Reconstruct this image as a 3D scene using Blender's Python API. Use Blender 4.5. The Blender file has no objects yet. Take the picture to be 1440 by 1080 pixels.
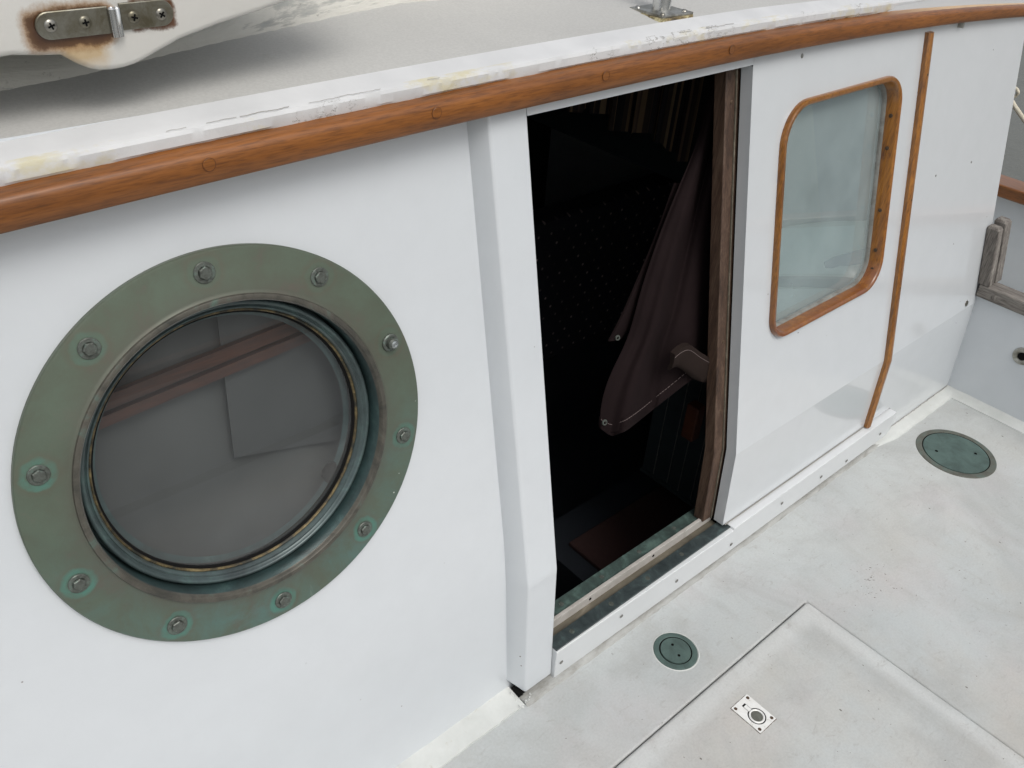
import bpy, bmesh, math, random
from mathutils import Vector, Matrix
random.seed(7)
SC = bpy.context.scene
COL = SC.collection
# ------------------------------------------------------------ camera
cam = bpy.data.cameras.new('camera'); camo = bpy.data.objects.new('camera', cam); COL.objects.link(camo)
Rw = [[0.7528776, 0.34179719, -0.56245], [-0.65537189, 0.4679141, -0.59291153], [0.06052279, 0.81500372, 0.57628632]]
# rows give the world axes seen from the camera
M = Matrix(Rw).to_4x4(); M.translation = Vector((0, 0, 1.5)); camo.matrix_world = M
cam.sensor_width = 36; cam.lens = 36 * 1217.7 / 1440; cam.clip_start = 0.02; cam.clip_end = 3000
SC.camera = camo
SC.render.resolution_x = 1024; SC.render.resolution_y = 768
# ------------------------------------------------------------ light
SUN_EL, SUN_AZ = math.radians(56), math.radians(186)      # azimuth measured from +Y towards +X
w = bpy.data.worlds.new('World'); SC.world = w; w.use_nodes = True
nt = w.node_tree; bg = nt.nodes['Background']
sky = nt.nodes.new('ShaderNodeTexSky'); sky.sky_type = 'NISHITA'; sky.sun_disc = False
sky.sun_elevation = SUN_EL; sky.sun_rotation = SUN_AZ; sky.air_density = 1.2; sky.dust_density = 5.0; sky.ozone_density = 1.0
hs = nt.nodes.new('ShaderNodeHueSaturation'); hs.inputs['Saturation'].default_value = 0.32
nt.links.new(sky.outputs[0], hs.inputs['Color']); nt.links.new(hs.outputs[0], bg.inputs['Color'])
bg.inputs['Strength'].default_value = 0.15
sl = bpy.data.lights.new('sun', 'SUN'); sl.energy = 1.0; sl.angle = math.radians(28); sl.color = (1, 0.97, 0.93)
so = bpy.data.objects.new('sun', sl); COL.objects.link(so)
sd = Vector((math.sin(SUN_AZ) * math.cos(SUN_EL), math.cos(SUN_AZ) * math.cos(SUN_EL), math.sin(SUN_EL)))
so.rotation_euler = sd.to_track_quat('Z', 'Y').to_euler()
SC.view_settings.view_transform = 'Standard'; SC.view_settings.look = 'None'
SC.view_settings.exposure = -0.17; SC.view_settings.gamma = 1
SC.render.engine = 'CYCLES'

# ------------------------------------------------------------ node helper
class NT:
    def __init__(s, name):
        s.m = bpy.data.materials.new(name); s.m.use_nodes = True
        s.t = s.m.node_tree; s.b = s.t.nodes['Principled BSDF']; s.out = s.t.nodes['Material Output']
        s.tc = s.t.nodes.new('ShaderNodeTexCoord')
    def L(s, a, b): s.t.links.new(a, b)
    def put(s, inp, v):
        if isinstance(v, bpy.types.NodeSocket): s.L(v, inp)
        elif isinstance(v, (tuple, list)) and len(v) == 3 and inp.type == 'RGBA': inp.default_value = (*v, 1)
        else: inp.default_value = v
    def co(s, scale=(1, 1, 1), loc=(0, 0, 0), rot=(0, 0, 0)):
        n = s.t.nodes.new('ShaderNodeMapping'); s.L(s.tc.outputs['Object'], n.inputs[0])
        n.inputs['Scale'].default_value = scale; n.inputs['Location'].default_value = loc; n.inputs['Rotation'].default_value = rot
        return n.outputs[0]
    def noise(s, scale, detail=4, rough=0.55, vec=None, dist=0.0):
        n = s.t.nodes.new('ShaderNodeTexNoise'); n.inputs['Scale'].default_value = scale
        n.inputs['Detail'].default_value = detail; n.inputs['Roughness'].default_value = rough; n.inputs['Distortion'].default_value = dist
        s.L(vec if vec else s.tc.outputs['Object'], n.inputs['Vector']); return n.outputs['Fac']
    def vor(s, scale, feature='F1', vec=None, out='Distance'):
        n = s.t.nodes.new('ShaderNodeTexVoronoi'); n.feature = feature; n.inputs['Scale'].default_value = scale
        s.L(vec if vec else s.tc.outputs['Object'], n.inputs['Vector']); return n.outputs[out]
    def ramp(s, fac, stops, interp='LINEAR'):
        n = s.t.nodes.new('ShaderNodeValToRGB'); s.L(fac, n.inputs[0]); e = n.color_ramp.elements; n.color_ramp.interpolation = interp
        while len(e) < len(stops): e.new(0.5)
        for el, (p, c) in zip(e, stops):
            el.position = p; el.color = (c, c, c, 1) if isinstance(c, (int, float)) else (*c, 1)
        return n.outputs[0]
    def mix(s, f, a, b, mode='MIX'):
        n = s.t.nodes.new('ShaderNodeMix'); n.data_type = 'RGBA'; n.blend_type = mode
        s.put(n.inputs[0], f); s.put(n.inputs[6], a); s.put(n.inputs[7], b); return n.outputs[2]
    def math(s, op, a, b=0.0, c=0.0, clamp=False):
        n = s.t.nodes.new('ShaderNodeMath'); n.operation = op; n.use_clamp = clamp
        s.put(n.inputs[0], a); s.put(n.inputs[1], b)
        if op in ('MULTIPLY_ADD', 'COMPARE', 'WRAP', 'SMOOTH_MIN'): s.put(n.inputs[2], c)
        return n.outputs[0]
    def xyz(s, v=None):
        n = s.t.nodes.new('ShaderNodeSeparateXYZ'); s.L(v if v else s.tc.outputs['Object'], n.inputs[0]); return n.outputs
    def bump(s, h, strength=0.3, dist=0.002, normal=None):
        n = s.t.nodes.new('ShaderNodeBump'); n.inputs['Strength'].default_value = strength; n.inputs['Distance'].default_value = dist
        s.L(h, n.inputs['Height'])
        if normal: s.L(normal, n.inputs['Normal'])
        return n.outputs[0]
    def fin(s, color, rough=0.5, metal=0.0, normal=None, coat=0.0, coat_rough=0.05, spec=0.5):
        b = s.b.inputs; s.put(b['Base Color'], color); s.put(b['Roughness'], rough); s.put(b['Metallic'], metal)
        b['Coat Weight'].default_value = coat; b['Coat Roughness'].default_value = coat_rough; b['Specular IOR Level'].default_value = spec
        if normal: s.L(normal, b['Normal'])
        return s.m

def m_paint(name, base, dark, rough, coat, wav=0.12, specks=True):
    n = NT(name)
    big = n.ramp(n.noise(0.8, 2), [(0.3, 0), (0.7, 1)])
    c = n.mix(big, dark, base)
    fine = n.ramp(n.noise(14, 5, 0.7), [(0.35, 0.965), (0.75, 1.0)])
    c = n.mix(1.0, c, fine, 'MULTIPLY')
    # scuffs: a few faint elongated grey smears
    if specks:
        v = n.vor(26); msk = n.ramp(v, [(0.035, 1), (0.055, 0)])
        gate = n.ramp(n.noise(5.5, 1, 0.5, n.co((1, 1, 1), (3, 1, 7))), [(0.60, 0), (0.64, 1)])
        c = n.mix(n.math('MULTIPLY', msk, gate), c, (0.12, 0.10, 0.085))
    nb = n.bump(n.noise(3.2, 3), wav * 1.3, 0.02)
    nb = n.bump(n.noise(110, 4, 0.6), 0.10, 0.0008, nb)
    rg = rough
    return n.fin(c, rg, 0, nb, coat, 0.035)

MAT = {}
MAT['panel'] = m_paint('glossy_white_paint', (0.62, 0.645, 0.665), (0.585, 0.615, 0.635), 0.22, 1.0)
MAT['wall'] = m_paint('satin_white_paint', (0.63, 0.66, 0.685), (0.595, 0.63, 0.655), 0.3, 0.6, 0.1)
MAT['white'] = m_paint('white_trim_paint', (0.68, 0.70, 0.71), (0.62, 0.645, 0.655), 0.4, 0.2, 0.05)

def m_fillet():
    n = NT('aged_white_fillet')
    c = n.mix(n.ramp(n.noise(7, 5, 0.7), [(0.35, 0), (0.7, 1)]), (0.52, 0.54, 0.52), (0.64, 0.66, 0.64))
    st = n.ramp(n.noise(38, 5, 0.8), [(0.62, 0), (0.72, 0.55)])
    c = n.mix(st, c, (0.42, 0.39, 0.30))
    return n.fin(c, 0.5, 0, n.bump(n.noise(60, 5), 0.4, 0.002))
MAT['fillet'] = m_fillet()

MAT['oldcaulk'] = None
def m_peel():
    n = NT('cracked_white_paint')
    c = n.mix(n.ramp(n.noise(11, 5), [(0.3, 0), (0.75, 1)]), (0.56, 0.57, 0.575), (0.66, 0.67, 0.675))
    z = n.xyz()[2]; y = n.xyz()[1]
    face = n.ramp(y, [(0.0, 1), (1.0, 1)])
    ye = n.ramp(n.noise(17, 5, 0.7, n.co((0.6, 1, 1))), [(0.52, 0), (0.66, 0.65)])
    # only the outer edge is yellowed and crazed
    edge = n.math('LESS_THAN', y, 0.9125)
    c = n.mix(n.math('MULTIPLY', ye, edge), c, (0.56, 0.50, 0.27))
    cr = n.ramp(n.math('ABSOLUTE', n.math('SUBTRACT', n.noise(26, 6, 0.7, n.co((1, 1, 2))), 0.5)), [(0.004, 1), (0.012, 0)])
    gate = n.ramp(n.noise(6, 3, 0.6, n.co((1, 1, 1), (1, 0, 0))), [(0.53, 0), (0.6, 1)])
    c = n.mix(n.math('MULTIPLY', n.math('MULTIPLY', cr, gate), edge), c, (0.13, 0.12, 0.10))
    nb = n.bump(n.noise(70, 6, 0.7), 0.3, 0.0015)
    return n.fin(c, 0.5, 0, nb, 0.05)
MAT['peel'] = m_peel()

def m_sealant():
    n = NT('old_bedding')
    c = n.ramp(n.noise(30, 6, 0.8, n.co((0.5, 1, 1))), [(0.36, (0.05, 0.04, 0.03)), (0.48, (0.22, 0.17, 0.08)), (0.6, (0.50, 0.46, 0.28)), (0.72, (0.6, 0.6, 0.52))])
    return n.fin(c, 0.8, 0, n.bump(n.noise(120, 4), 0.7, 0.003))
MAT['sealant'] = m_sealant()

def m_roof():
    n = NT('grey_nonskid_roof')
    c = n.mix(n.ramp(n.noise(2.3, 5, 0.6, None, 0.5), [(0.3, 0), (0.72, 1)]), (0.44, 0.44, 0.425), (0.50, 0.50, 0.48))
    gr = n.ramp(n.noise(260, 2), [(0.35, 0.93), (0.65, 1.02)])
    c = n.mix(1.0, c, gr, 'MULTIPLY')
    d = n.ramp(n.noise(12, 6, 0.8), [(0.64, 0), (0.76, 0.35)])
    c = n.mix(d, c, (0.24, 0.22, 0.18))
    nb = n.bump(n.noise(330, 3), 0.25, 0.0010); return n.fin(c, 0.7, 0, n.bump(n.noise(5, 4), 0.2, 0.004, nb))
MAT['roof'] = m_roof()

def m_coaming():
    n = NT('flaking_grey_white_paint')
    k = n.noise(5, 7, 0.72, n.co((0.45, 1, 2.2)), 0.7)
    c = n.ramp(k, [(0.40, (0.33, 0.345, 0.34)), (0.47, (0.42, 0.42, 0.39)), (0.50, (0.60, 0.59, 0.54)), (0.66, (0.66, 0.65, 0.60))])
    c = n.mix(n.ramp(n.noise(60, 5, 0.8), [(0.63, 0), (0.7, 0.5)]), c, (0.2, 0.19, 0.17))
    return n.fin(c, 0.6, 0, n.bump(k, 0.8, 0.01))
MAT['coaming'] = m_coaming()

def m_deck(name='painted_deck', light=0.88):
    n = NT(name)
    c = n.mix(n.ramp(n.noise(1.6, 6, 0.62, None, 0.6), [(0.34, 0), (0.68, 1)]), (0.525 * light, 0.56 * light, 0.56 * light), (0.61 * light, 0.64 * light, 0.63 * light))
    # beige and pinkish worn zones towards the outboard side
    y = n.xyz()[1]
    zone = n.math('MULTIPLY', n.ramp(n.noise(2.4, 5, 0.6, n.co((1, 1, 1), (5, 2, 0))), [(0.40, 0), (0.62, 1)]), n.ramp(y, [(0.0, 1), (0.42, 0.75), (0.62, 0.08)]))
    c = n.mix(n.math('MULTIPLY', zone, 0.95), c, (0.56 * light, 0.54 * light, 0.495 * light))
    br = n.ramp(n.noise(3.1, 5, 0.65, n.co((1, 1, 1), (3, 6, 0)), 1.0), [(0.38, 0.55), (0.55, 0)])
    c = n.mix(br, c, (0.43 * light, 0.44 * light, 0.43 * light))
    pk = n.ramp(n.noise(3.7, 4, 0.6, n.co((1, 1, 1), (9, 4, 0))), [(0.50, 0), (0.75, 0.35)])
    c = n.mix(pk, c, (0.62 * light, 0.56 * light, 0.57 * light))
    x0 = n.xyz()[0]
    dx_ = n.math('ABSOLUTE', n.math('SUBTRACT', x0, 1.420)); dy_ = n.math('ABSOLUTE', n.math('SUBTRACT', y, 0.472))
    ins = n.math('MULTIPLY', n.math('LESS_THAN', x0, 1.4455), n.math('LESS_THAN', y, 0.4975))
    bd = n.math('ADD', n.math('MINIMUM', dx_, dy_), n.math('MULTIPLY', n.math('SUBTRACT', n.noise(9, 4), 0.5), 0.02))
    c = n.mix(n.math('MULTIPLY', n.ramp(n.math('MULTIPLY', bd, 10), [(0.06, 0.55), (0.30, 0)]), ins), c, (0.68 * light, 0.70 * light, 0.69 * light))
    # grime: short streaky scratches
    g1 = n.ramp(n.noise(13, 8, 0.78, n.co((1, 0.35, 1), rot=(0, 0, 0.7)), 1.2), [(0.50, 0), (0.75, 0.38)])
    c = n.mix(g1, c, (0.38, 0.37, 0.34))
    g2 = n.ramp(n.noise(60, 7, 0.85, n.co((0.4, 1, 1), rot=(0, 0, 0.35)), 0.8), [(0.56, 0), (0.70, 0.55)])
    c = n.mix(g2, c, (0.30, 0.28, 0.26))
    v = n.vor(34, vec=n.co((1, 0.6, 1), rot=(0, 0, 0.5))); ms = n.ramp(n.math('ADD', v, n.math('MULTIPLY', n.noise(90, 3), 0.08)), [(0.085, 1), (0.11, 0)])
    gt = n.ramp(n.noise(4.5, 2, 0.6, n.co((1, 1, 1), (2, 8, 0))), [(0.50, 0), (0.56, 1)])
    c = n.mix(n.math('MULTIPLY', ms, n.math('MULTIPLY', gt, 0.85)), c, (0.10, 0.085, 0.07))
    sp = n.ramp(n.noise(210, 3, 0.7), [(0.32, 0.92), (0.62, 1.01)])
    c = n.mix(1.0, c, sp, 'MULTIPLY')
    nb = n.bump(n.noise(300, 3), 0.22, 0.0010); nb = n.bump(n.noise(7, 5), 0.25, 0.004, nb)
    return n.fin(c, n.ramp(n.noise(5, 5), [(0.3, 0.42), (0.7, 0.62)]), 0, nb)
MAT['deck'] = m_deck(); MAT['deck2'] = m_deck('painted_hatch_lid', 0.91)
MAT['seam'] = NT('seam_grime').fin((0.30, 0.285, 0.26), 0.9)

def m_wood(name, stops, axis, rough=0.3, coat=0.6, wear=None, gscale=1.0):
    n = NT(name)
    sc = [60 * gscale] * 3; sc[axis] = 5.5 * gscale
    g = n.noise(1.0, 7, 0.60, n.co(tuple(sc)), 0.5)
    sc2 = [420 * gscale] * 3; sc2[axis] = 34 * gscale
    f = n.noise(1.0, 3, 0.6, n.co(tuple(sc2)))
    big = n.noise(3.0, 3, 0.5)
    k = n.math('ADD', n.math('MULTIPLY', g, 0.6), n.math('MULTIPLY', f, 0.4))
    c = n.ramp(k, stops)
    c = n.mix(1.0, c, n.ramp(big, [(0.3, 0.82), (0.7, 1.1)]), 'MULTIPLY')
    pores = n.ramp(f, [(0.30, 0.72), (0.50, 1)])
    c = n.mix(1.0, c, pores, 'MULTIPLY')
    if wear: c = wear(n, c)
    nb = n.bump(k, 0.18, 0.0012)
    return n.fin(c, rough, 0, nb, coat, 0.12)
TEAK = [(0.32, (0.12, 0.038, 0.006)), (0.44, (0.18, 0.060, 0.009)), (0.54, (0.225, 0.077, 0.012)), (0.68, (0.28, 0.102, 0.018))]
def railwear(n, c):
    x, y, z = n.xyz()
    top = n.math('MULTIPLY', n.math('GREATER_THAN', y, n.math('ADD', 0.893, n.math('MULTIPLY', n.noise(40, 3), 0.006))), n.ramp(n.math('DIVIDE', x, 3.0), [(0.60, 0), (0.70, 1)]))
    c = n.mix(n.math('MULTIPLY', top, 0.8), c, (0.62, 0.42, 0.22))
    d = n.ramp(n.noise(20, 5, 0.7, n.co((0.3, 1, 1))), [(0.62, 0), (0.8, 0.4)])
    return n.mix(d, c, (0.10, 0.035, 0.015))
MAT['rail'] = m_wood('varnished_teak_rail', TEAK, 0, 0.45, 0.15, railwear)
TRIM = [(0.32, (0.13, 0.045, 0.007)), (0.45, (0.21, 0.078, 0.010)), (0.56, (0.29, 0.115, 0.014)), (0.72, (0.37, 0.155, 0.022))]
def trimwear(n, c):
    d = n.ramp(n.noise(16, 6, 0.75), [(0.58, 0), (0.72, 0.75)]); c = n.mix(d, c, (0.085, 0.028, 0.012))
    x, y, z = n.xyz(); low = n.math('MULTIPLY', n.ramp(z, [(0.56, 0.8), (0.68, 0)]), n.ramp(n.noise(22, 4, 0.7), [(0.35, 0.2), (0.65, 1)]))
    return n.mix(low, c, (0.17, 0.052, 0.022))
MAT['trim'] = m_wood('golden_teak_trim', TRIM, 2, 0.3, 0.6)
MAT['wintrim'] = m_wood('window_teak_trim', TRIM, 2, 0.3, 0.6, trimwear)
MAT['stile'] = m_wood('dull_brown_wood', [(0.34, (0.032, 0.017, 0.010)), (0.5, (0.078, 0.044, 0.028)), (0.66, (0.135, 0.088, 0.06))], 2, 0.6, 0.0)
MAT['weathered'] = m_wood('weathered_grey_wood', [(0.34, (0.055, 0.048, 0.042)), (0.46, (0.15, 0.135, 0.12)), (0.6, (0.26, 0.24, 0.215)), (0.72, (0.34, 0.32, 0.29))], 1, 0.85, 0.0)
MAT['weathered_v'] = m_wood('weathered_grey_slat', [(0.34, (0.055, 0.048, 0.042)), (0.46, (0.15, 0.135, 0.12)), (0.6, (0.26, 0.24, 0.215)), (0.72, (0.34, 0.32, 0.29))], 2, 0.85, 0.0)
MAT['railplug'] = m_wood('teak_plug', TEAK, 0, 0.35, 0.5)
MAT['plugline'] = NT('plug_shadow_line').fin((0.11, 0.036, 0.01), 0.7)  # dark ring round each rail plug

def m_patina(kind):
    n = NT('bronze_patina_' + kind)
    a = n.math('ADD', n.math('MULTIPLY', n.noise(9, 6, 0.65, None, 0.8), 0.7), n.math('MULTIPLY', n.noise(48, 6, 0.75), 0.3))
    c = n.ramp(a, [(0.34, (0.118, 0.108, 0.088)), (0.44, (0.100, 0.120, 0.088)), (0.58, (0.106, 0.138, 0.102)), (0.70, (0.128, 0.134, 0.103))])
    x, y, z = n.xyz()
    # verdigris grows on the lower half of the flange
    low = n.math('MULTIPLY', n.ramp(n.math('ADD', n.math('MULTIPLY', y, -1.6), 0.35), [(0.3, 0.0), (0.78, 1)]), n.ramp(n.noise(14, 6, 0.75, n.co(loc=(4, 0, 0)), 0.6), [(0.38, 0.05), (0.66, 0.9)]))
    c = n.mix(n.math('MULTIPLY', low, 0.95), c, (0.100, 0.190, 0.172))
    if kind == 'flange':
        r = n.math('SQRT', n.math('ADD', n.math('MULTIPLY', x, x), n.math('MULTIPLY', y, y)))
        an = n.math('ARCTAN2', y, x)
        st = math.radians(36)
        am = n.math('WRAP', n.math('SUBTRACT', an, math.radians(90)), st / 2, -st / 2)
        dx = n.math('MULTIPLY', am, 0.244); dr = n.math('SUBTRACT', r, 0.244)
        dd = n.math('SQRT', n.math('ADD', n.math('MULTIPLY', dx, dx), n.math('MULTIPLY', dr, dr)))
        dd = n.math('ADD', dd, n.math('MULTIPLY', n.math('SUBTRACT', n.noise(45, 4), 0.5), 0.012))
        ring = n.ramp(n.math('MULTIPLY', dd, 20), [(0.24, 0.3), (0.29, 1), (0.36, 0.75), (0.42, 0)])
        halo = n.ramp(n.math('MULTIPLY', dd, 20), [(0.38, 0), (0.44, 0.45), (0.58, 0)])
        amt = n.ramp(n.math('ADD', n.math('ADD', n.math('MULTIPLY', y, -1.5), n.math('MULTIPLY', x, -0.8)), 0.42), [(0.12, 0.05), (0.50, 1.0)])
        c = n.mix(n.math('MULTIPLY', halo, 0.45), c, (0.13, 0.085, 0.065))
        c = n.mix(n.math('MULTIPLY', n.math('MULTIPLY', ring, n.math('MULTIPLY', amt, n.ramp(n.noise(28, 4, 0.7), [(0.36, 0.25), (0.6, 1)]))), 0.85), c, (0.085, 0.235, 0.19))
        inn = n.ramp(r, [(0.205, 1), (0.222, 0.35), (0.24, 0)])
        c = n.mix(n.math('MULTIPLY', inn, n.ramp(n.noise(18, 5), [(0.3, 0.4), (0.7, 1)])), c, (0.10, 0.092, 0.075))
    sp = n.math('MULTIPLY', n.ramp(n.vor(34), [(0.03, 1), (0.05, 0)]), n.ramp(n.noise(7, 2), [(0.58, 0), (0.62, 1)]))
    c = n.mix(sp, c, (0.62, 0.66, 0.62))
    sc = n.ramp(n.noise(30, 5, 0.7, n.co((1, 0.12, 1), rot=(0, 0, 0.6))), [(0.70, 0), (0.74, 0.25)])
    c = n.mix(sc, c, (0.25, 0.3, 0.27))
    nb = n.bump(n.noise(60, 5, 0.7), 0.25, 0.0012)
    return n.fin(c, n.ramp(n.noise(12, 4), [(0.3, 0.38), (0.7, 0.58)]), 0.25, nb)
MAT['flange'] = m_patina('flange'); MAT['patina'] = m_patina('plain')
def m_simple(name, stops, scale, rough, metal=0.0, bump=0.2, bd=0.001, coat=0.0, vs=(1, 1, 1)):
    n = NT(name); k = n.noise(scale, 6, 0.7, n.co(vs), 0.5); return n.fin(n.ramp(k, stops), rough, metal, n.bump(k, bump, bd), coat)
MAT['bolt'] = m_simple('dull_bronze_bolt', [(0.35, (0.075, 0.08, 0.07)), (0.55, (0.12, 0.135, 0.12)), (0.7, (0.14, 0.20, 0.17))], 160, 0.42, 0.4)
MAT['brightbolt'] = m_simple('bright_bolt', [(0.35, (0.25, 0.27, 0.27)), (0.7, (0.6, 0.65, 0.66))], 200, 0.25, 0.9)
MAT['ring'] = m_simple('dark_teal_bronze', [(0.34, (0.045, 0.058, 0.06)), (0.55, (0.075, 0.105, 0.105)), (0.7, (0.10, 0.165, 0.155)), (0.8, (0.13, 0.115, 0.09))], 13, 0.34, 0.35, 0.15, 0.001, 0.1)
MAT['brass'] = m_simple('worn_brass_line', [(0.42, (0.035, 0.035, 0.028)), (0.54, (0.12, 0.092, 0.045)), (0.7, (0.30, 0.24, 0.12))], 40, 0.5, 0.5)
MAT['recess'] = m_simple('recess_bronze', [(0.35, (0.03, 0.045, 0.045)), (0.6, (0.05, 0.09, 0.09)), (0.72, (0.09, 0.15, 0.14))], 15, 0.4, 0.3)
MAT['lip'] = m_simple('brown_bronze_lip', [(0.35, (0.06, 0.06, 0.052)), (0.55, (0.115, 0.108, 0.09)), (0.72, (0.11, 0.17, 0.145))], 24, 0.4, 0.4)
MAT['teal'] = m_simple('green_deck_plate', [(0.3, (0.05, 0.075, 0.068)), (0.5, (0.08, 0.125, 0.113)), (0.68, (0.10, 0.155, 0.138)), (0.8, (0.12, 0.13, 0.11))], 22, 0.5, 0.15, 0.3)
MAT['tealrim'] = m_simple('brown_green_rim', [(0.3, (0.075, 0.07, 0.058)), (0.5, (0.12, 0.125, 0.105)), (0.7, (0.11, 0.16, 0.14))], 26, 0.5, 0.2, 0.3)
MAT['sillplate'] = m_simple('green_sill_plate', [(0.3, (0.04, 0.055, 0.05)), (0.5, (0.065, 0.10, 0.09)), (0.66, (0.12, 0.19, 0.165)), (0.8, (0.07, 0.07, 0.06))], 28, 0.45, 0.25, 0.3)
MAT['darkplate'] = m_simple('dark_sill_plate', [(0.3, (0.03, 0.04, 0.042)), (0.55, (0.06, 0.08, 0.082)), (0.72, (0.10, 0.15, 0.145))], 30, 0.4, 0.3, 0.25)
MAT['channel'] = m_simple('muddy_channel', [(0.3, (0.07, 0.06, 0.045)), (0.55, (0.13, 0.115, 0.085)), (0.72, (0.24, 0.21, 0.16))], 24, 0.75, 0.1, 0.4, 0.002, 0, (0.3, 1, 1))
MAT['sillrail'] = m_simple('pale_sill_rail', [(0.3, (0.36, 0.34, 0.31)), (0.7, (0.52, 0.50, 0.47))], 18, 0.5)
MAT['steel'] = m_simple('stained_steel', [(0.32, (0.14, 0.13, 0.10)), (0.5, (0.30, 0.29, 0.255)), (0.7, (0.55, 0.55, 0.52))], 30, 0.3, 0.85, 0.15)
MAT['hinge'] = m_simple('tarnished_hinge', [(0.32, (0.13, 0.115, 0.075)), (0.5, (0.20, 0.19, 0.15)), (0.68, (0.27, 0.27, 0.235))], 45, 0.35, 0.75, 0.15)
MAT['chrome'] = m_simple('polished_steel', [(0.3, (0.55, 0.56, 0.56)), (0.7, (0.8, 0.81, 0.81))], 60, 0.14, 1.0, 0.05)
MAT['pullplate'] = m_simple('bright_worn_plate', [(0.30, (0.32, 0.28, 0.20)), (0.38, (0.80, 0.80, 0.77)), (0.7, (0.90, 0.91, 0.89))], 60, 0.25, 0.1, 0.2)
MAT['pulldark'] = m_simple('tarnished_cup', [(0.3, (0.12, 0.12, 0.10)), (0.7, (0.22, 0.23, 0.195))], 60, 0.45, 0.5, 0.2)
MAT['oldcaulk'] = m_simple('old_grey_caulk', [(0.32, (0.24, 0.235, 0.21)), (0.5, (0.36, 0.365, 0.35)), (0.7, (0.46, 0.47, 0.45))], 26, 0.8, 0, 0.5, 0.002, 0, (0.35, 1, 1))  # caulk darkened in colour for the shade under the fascia
MAT['black'] = NT('black_gap').fin((0.008, 0.008, 0.008), 0.8, spec=0.05)
MAT['screw'] = m_simple('grey_screw', [(0.3, (0.12, 0.12, 0.11)), (0.7, (0.30, 0.30, 0.28))], 300, 0.45, 0.5)
MAT['brownscrew'] = m_simple('brown_screw', [(0.3, (0.05, 0.03, 0.02)), (0.7, (0.13, 0.085, 0.05))], 300, 0.5, 0.3)
MAT['gasket'] = m_simple('grey_putty', [(0.34, (0.13, 0.125, 0.11)), (0.5, (0.19, 0.19, 0.175)), (0.66, (0.24, 0.25, 0.23))], 30, 0.75, 0, 0.15, 0.001)
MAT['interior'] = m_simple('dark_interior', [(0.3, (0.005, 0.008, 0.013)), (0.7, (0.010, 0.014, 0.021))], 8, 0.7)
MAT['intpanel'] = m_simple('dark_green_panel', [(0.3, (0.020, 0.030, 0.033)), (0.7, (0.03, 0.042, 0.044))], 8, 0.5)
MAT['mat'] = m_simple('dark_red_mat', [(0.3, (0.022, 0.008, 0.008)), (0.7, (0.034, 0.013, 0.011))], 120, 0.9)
MAT['bracket'] = m_simple('red_brown_wood_block', [(0.3, (0.04, 0.012, 0.006)), (0.7, (0.075, 0.024, 0.01))], 30, 0.5)
def m_glass(name, tint, haze, hazecol, rough=0.01, ior=1.5):
    n = NT(name); t = n.t
    gl = t.nodes.new('ShaderNodeBsdfGlossy'); gl.inputs['Roughness'].default_value = rough
    tr = t.nodes.new('ShaderNodeBsdfTransparent'); tr.inputs['Color'].default_value = (*tint, 1)
    fr = t.nodes.new('ShaderNodeFresnel'); fr.inputs['IOR'].default_value = ior
    a = t.nodes.new('ShaderNodeMixShader'); n.L(fr.outputs[0], a.inputs[0]); n.L(tr.outputs[0], a.inputs[1]); n.L(gl.outputs[0], a.inputs[2])
    df = t.nodes.new('ShaderNodeBsdfDiffuse'); df.inputs['Color'].default_value = (*hazecol, 1)  # diffuse haze mixed in to brighten the panes
    b = t.nodes.new('ShaderNodeMixShader'); k = n.ramp(n.noise(7, 5, 0.7, n.co((1, 0.5, 1))), [(0.3, haze * 0.8), (0.75, haze * 1.3)])
    n.L(k, b.inputs[0]); n.L(a.outputs[0], b.inputs[1]); n.L(df.outputs[0], b.inputs[2]); n.L(b.outputs[0], n.out.inputs[0])
    nb = n.bump(n.noise(2.5, 2), 0.02, 0.01); n.L(nb, gl.inputs['Normal'])
    return n.m
MAT['portglass'] = m_glass('dusty_port_glass', (0.92, 0.94, 0.94), 0.045, (0.55, 0.57, 0.575), 0.006, 1.47)
MAT['winglass'] = m_glass('window_glass', (0.92, 0.97, 0.97), 0.24, (0.66, 0.79, 0.80), 0.008, 2.3)
MAT['blind'] = m_simple('grey_blue_blind', [(0.3, (0.33, 0.43, 0.47)), (0.7, (0.38, 0.48, 0.52))], 3, 0.8)  # backing and band colours imitating reflections in the window pane
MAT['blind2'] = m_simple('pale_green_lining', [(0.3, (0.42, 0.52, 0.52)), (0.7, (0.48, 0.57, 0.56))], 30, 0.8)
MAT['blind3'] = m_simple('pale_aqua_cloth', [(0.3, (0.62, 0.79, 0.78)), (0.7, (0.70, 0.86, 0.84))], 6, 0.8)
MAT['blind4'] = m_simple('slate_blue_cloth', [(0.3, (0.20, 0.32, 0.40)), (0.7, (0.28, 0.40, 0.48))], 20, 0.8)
def m_cushion():
    n = NT('navy_dotted_fabric')
    v = n.t.nodes.new('ShaderNodeVectorMath'); v.operation = 'SNAP'
    x, y, z = n.xyz()
    def cell(a, s, sh=0.0):
        return n.math('SUBTRACT', n.math('FRACT', n.math('ADD', n.math('DIVIDE', a, s), sh)), 0.5)
    row = n.math('FLOOR', n.math('DIVIDE', z, 0.036)); off = n.math('MULTIPLY', n.math('MODULO', n.math('ABSOLUTE', row), 2.0), 0.5)
    cx = n.math('SUBTRACT', n.math('FRACT', n.math('ADD', n.math('DIVIDE', x, 0.05), off)), 0.5); cz = cell(z, 0.036)
    d = n.math('SQRT', n.math('ADD', n.math('MULTIPLY', n.math('MULTIPLY', cx, cx), 1.9), n.math('MULTIPLY', cz, cz)))
    k = n.math('MULTIPLY', n.ramp(d, [(0.07, 1), (0.15, 0)]), n.ramp(n.noise(23, 2), [(0.38, 0.05), (0.62, 1)]))
    return n.fin(n.mix(k, (0.003, 0.004, 0.009), (0.26, 0.21, 0.20)), 0.9)
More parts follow.
